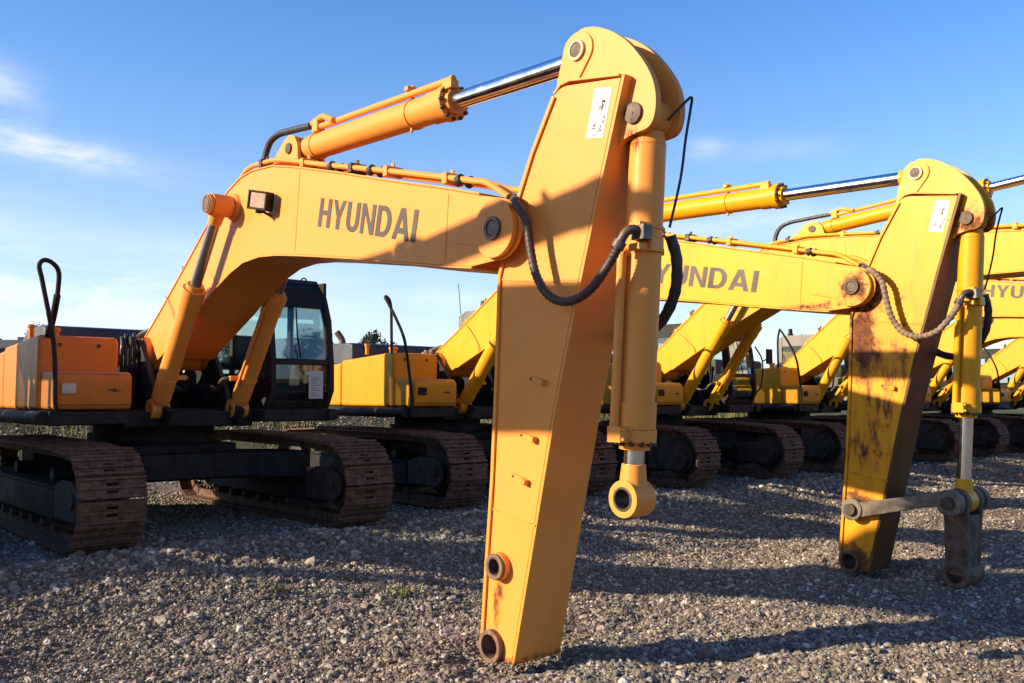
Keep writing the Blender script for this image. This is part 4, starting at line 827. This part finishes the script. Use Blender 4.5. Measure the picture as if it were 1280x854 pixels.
rv = gn.nodes.new('FunctionNodeRandomValue'); rv.data_type = 'INT'; rv.inputs[4].default_value = 0; rv.inputs[5].default_value = 8; gn.links.new(rv.outputs[2], iop.inputs['Instance Index'])
e2r = gn.nodes.new('FunctionNodeEulerToRotation'); gn.links.new(named('turn'), e2r.inputs[0]); gn.links.new(e2r.outputs[0], iop.inputs['Rotation']); gn.links.new(named('size'), iop.inputs['Scale'])
gn.links.new(iop.outputs[0], go.inputs[0])
md = gravel.modifiers.new('scatter', 'NODES'); md.node_group = gn

# ------------------------------------------------------------------ weeds, grass, background
def blades(name, spots, mat, label, cat, kind='stuff', lean=0.5):
    vs = []; fs = []
    for (x, y, z, h, w) in spots:
        a = random.random() * 6.28; l = random.uniform(0.1, lean) * h; b_ = random.random() * 6.28
        dx, dy_ = math.cos(a) * w, math.sin(a) * w; o = len(vs)
        vs += [(x - dx, y - dy_, z), (x + dx, y + dy_, z), (x + dx * 0.6 + math.cos(b_) * l * 0.4, y + dy_ * 0.6 + math.sin(b_) * l * 0.4, z + h * 0.6), (x - dx * 0.6 + math.cos(b_) * l * 0.4, y - dy_ * 0.6 + math.sin(b_) * l * 0.4, z + h * 0.6), (x + math.cos(b_) * l, y + math.sin(b_) * l, z + h)]
        fs += [(o, o + 1, o + 2, o + 3), (o + 3, o + 2, o + 4)]
    me = bpy.data.meshes.new(name); me.from_pydata(vs, [], fs); me.materials.append(mat); o = bpy.data.objects.new(name, me); COL.objects.link(o); return tag(o, label, cat, kind=kind)
m, t, b = new_mat('grass_green'); v = t.nodes.new('ShaderNodeTexCoord').outputs['Object']
t.links.new(mixcol(t, rng_map(t, nse(t, 1.2, 4, 0.6, v), 0.35, 0.65), (0.10, 0.125, 0.022), (0.26, 0.21, 0.06)), b.inputs['Base Color']); b.inputs['Roughness'].default_value = 0.8; M['grass'] = m
gs = []
for k in range(40000):
    x = random.uniform(-8, 30); y = random.uniform(5.5, 13); 
    if float(vnoise(np.array([x * 0.6]), np.array([y * 0.6]), 2)[0]) < -0.12: continue
    gs.append((x, y, float(height(x, y)) - 0.02, random.uniform(0.10, 0.34), random.uniform(0.006, 0.014)))
blades('grass', gs, M['grass'], 'rough grass growing behind the row of excavators', 'grass')
for k, (wx, wy, n_, lab) in enumerate(((0.39, -4.87, 70, 'small green weed in the gravel left of the orange arm'), (-0.54, -4.26, 36, 'low flat weed in the gravel near the left track'))):
    ws = [(wx + random.gauss(0, 0.06), wy + random.gauss(0, 0.06), float(height(wx, wy)), random.uniform(0.03, 0.09), random.uniform(0.005, 0.011)) for _ in range(n_)]
    o = blades('weed', ws, M['grass'], lab, 'weed', kind=None, lean=0.9)

# building and trees far behind
def at_px(x, y, depth):
    d = fw + rt * ((x - 640) / 1142.84) - up * ((y - 427) / 1142.84); return CAM + d * depth
M['brick'] = plain('dark_red_brick', (0.13, 0.085, 0.085), 0.85, 0, 0.3, 3)
M['roofing'] = plain('dark_roofing', (0.06, 0.06, 0.065), 0.8, 0, 0.3, 2)
M['pale'] = plain('pale_window_frame', (0.6, 0.6, 0.6), 0.5, 0, 0.1, 2)
c0 = at_px(-190, 480, 90); c1 = at_px(40, 480, 90); dx = (c1 - c0); dx.z = 0; ln_ = dx.length; rot = math.atan2(dx.y, dx.x)
bl = bpy.data.objects.new('building', None); COL.objects.link(bl); bl.location = (c0.x, c0.y, 0.2); bl.rotation_euler.z = rot
tag(bl, 'long dark brick building far off at the left edge', 'building')
hB = at_px(0, 424, 90).z - 0.2
w = MB(); w.bb(0, ln_, 0, 9, 0, hB - 0.9); w.build('wall', M['brick'], bl)
w = MB(); w.prism([(-0.4, hB - 0.9), (9.4, hB - 0.9), (8.2, hB), (0.8, hB)], -0.3, ln_ + 0.3)
for k in range(6): w.bb(1 + k * 3.0, 1.9 + k * 3.0, 1.0, 2.0, hB - 0.1, hB + 0.18 + 0.12 * (k % 2))
w.build('roof', M['roofing'], bl)
for k in range(9):
    w = MB(); w.bb(1.0 + k * 2.0, 1.45 + k * 2.0, -0.06, 0.05, hB - 3.0, hB - 1.7); w.build('window', M['pale'], bl)
m, t, b = new_mat('leaf_green'); v = t.nodes.new('ShaderNodeTexCoord').outputs['Object']
t.links.new(mixcol(t, rng_map(t, nse(t, 1.0, 4, 0.6, v), 0.35, 0.65), (0.030, 0.042, 0.020), (0.070, 0.085, 0.035)), b.inputs['Base Color']); b.inputs['Roughness'].default_value = 0.75; M['leaf'] = m
M['bark'] = plain('bark', (0.09, 0.065, 0.05), 0.9, 0, 0.4, 5)
def tree(x, ytop, depth, wpx, label, lean=0.0):
    top = at_px(x, ytop, depth); H = top.z - 0.2; r = wpx / 2 / 1142.84 * depth
    root = bpy.data.objects.new('tree', None); COL.objects.link(root); root.location = (top.x, top.y, 0.2); tag(root, label, 'tree', 'trees beyond the yard')
    tk = MB(); tk.tube([(0, 0, 0), (0.05, 0, H * 0.4), (0.1 + lean * 0.5, 0, H * 0.8)], 0.16, 8, 3)
    clumps = []
    for k in range(9):
        a = random.random() * 6.28; q = random.uniform(0.2, 0.85); hz_ = random.uniform(0.42, 0.93)
        rr = r * q * (1.15 - abs(hz_ - 0.6)); p_ = V((math.cos(a) * rr + lean * hz_, math.sin(a) * rr, H * hz_)); clumps.append(p_); tk.tube([(0.03, 0, H * 0.35), p_ * 0.6 + V((0, 0, H * 0.12)), p_], 0.05, 6, 3)
    clumps.append(V((lean, 0, H * 0.93)))
    tk.build('trunk', M['bark'], root)
    vs = []; fs = []
    for c_ in clumps:
        cr = r * random.uniform(0.32, 0.55)
        for _ in range(230):
            d_ = V((random.gauss(0, 1), random.gauss(0, 1), random.gauss(0, 0.75))).normalized() * cr * random.random() ** 0.45; p_ = c_ + d_
            n_ = V((random.gauss(0, 1), random.gauss(0, 1), random.gauss(0, 1))).normalized(); a_ = n_.orthogonal().normalized(); b_ = n_.cross(a_); s_ = r * random.uniform(0.05, 0.10); o = len(vs)
            vs += [p_ - a_ * s_, p_ + b_ * s_ * 0.5, p_ + a_ * s_, p_ - b_ * s_ * 0.5]; fs.append((o, o + 1, o + 2, o + 3))
    me = bpy.data.meshes.new('crown'); me.from_pydata([tuple(q) for q in vs], [], fs); me.materials.append(M['leaf']); o = bpy.data.objects.new('crown', me); COL.objects.link(o); o.parent = root
tree(40, 404, 75, 40, 'dark tree beside the far building, left of the grey hood', 0.4)
tree(466, 414, 80, 62, 'rounded tree top above the dark hood of the rusty machine')
tree(385, 418, 85, 75, 'tree seen through the windscreen of the orange machine')
tree(290, 425, 85, 70, 'tree behind the boom of the orange machine')
tree(1010, 430, 95, 70, 'tree far behind the dark beacon')
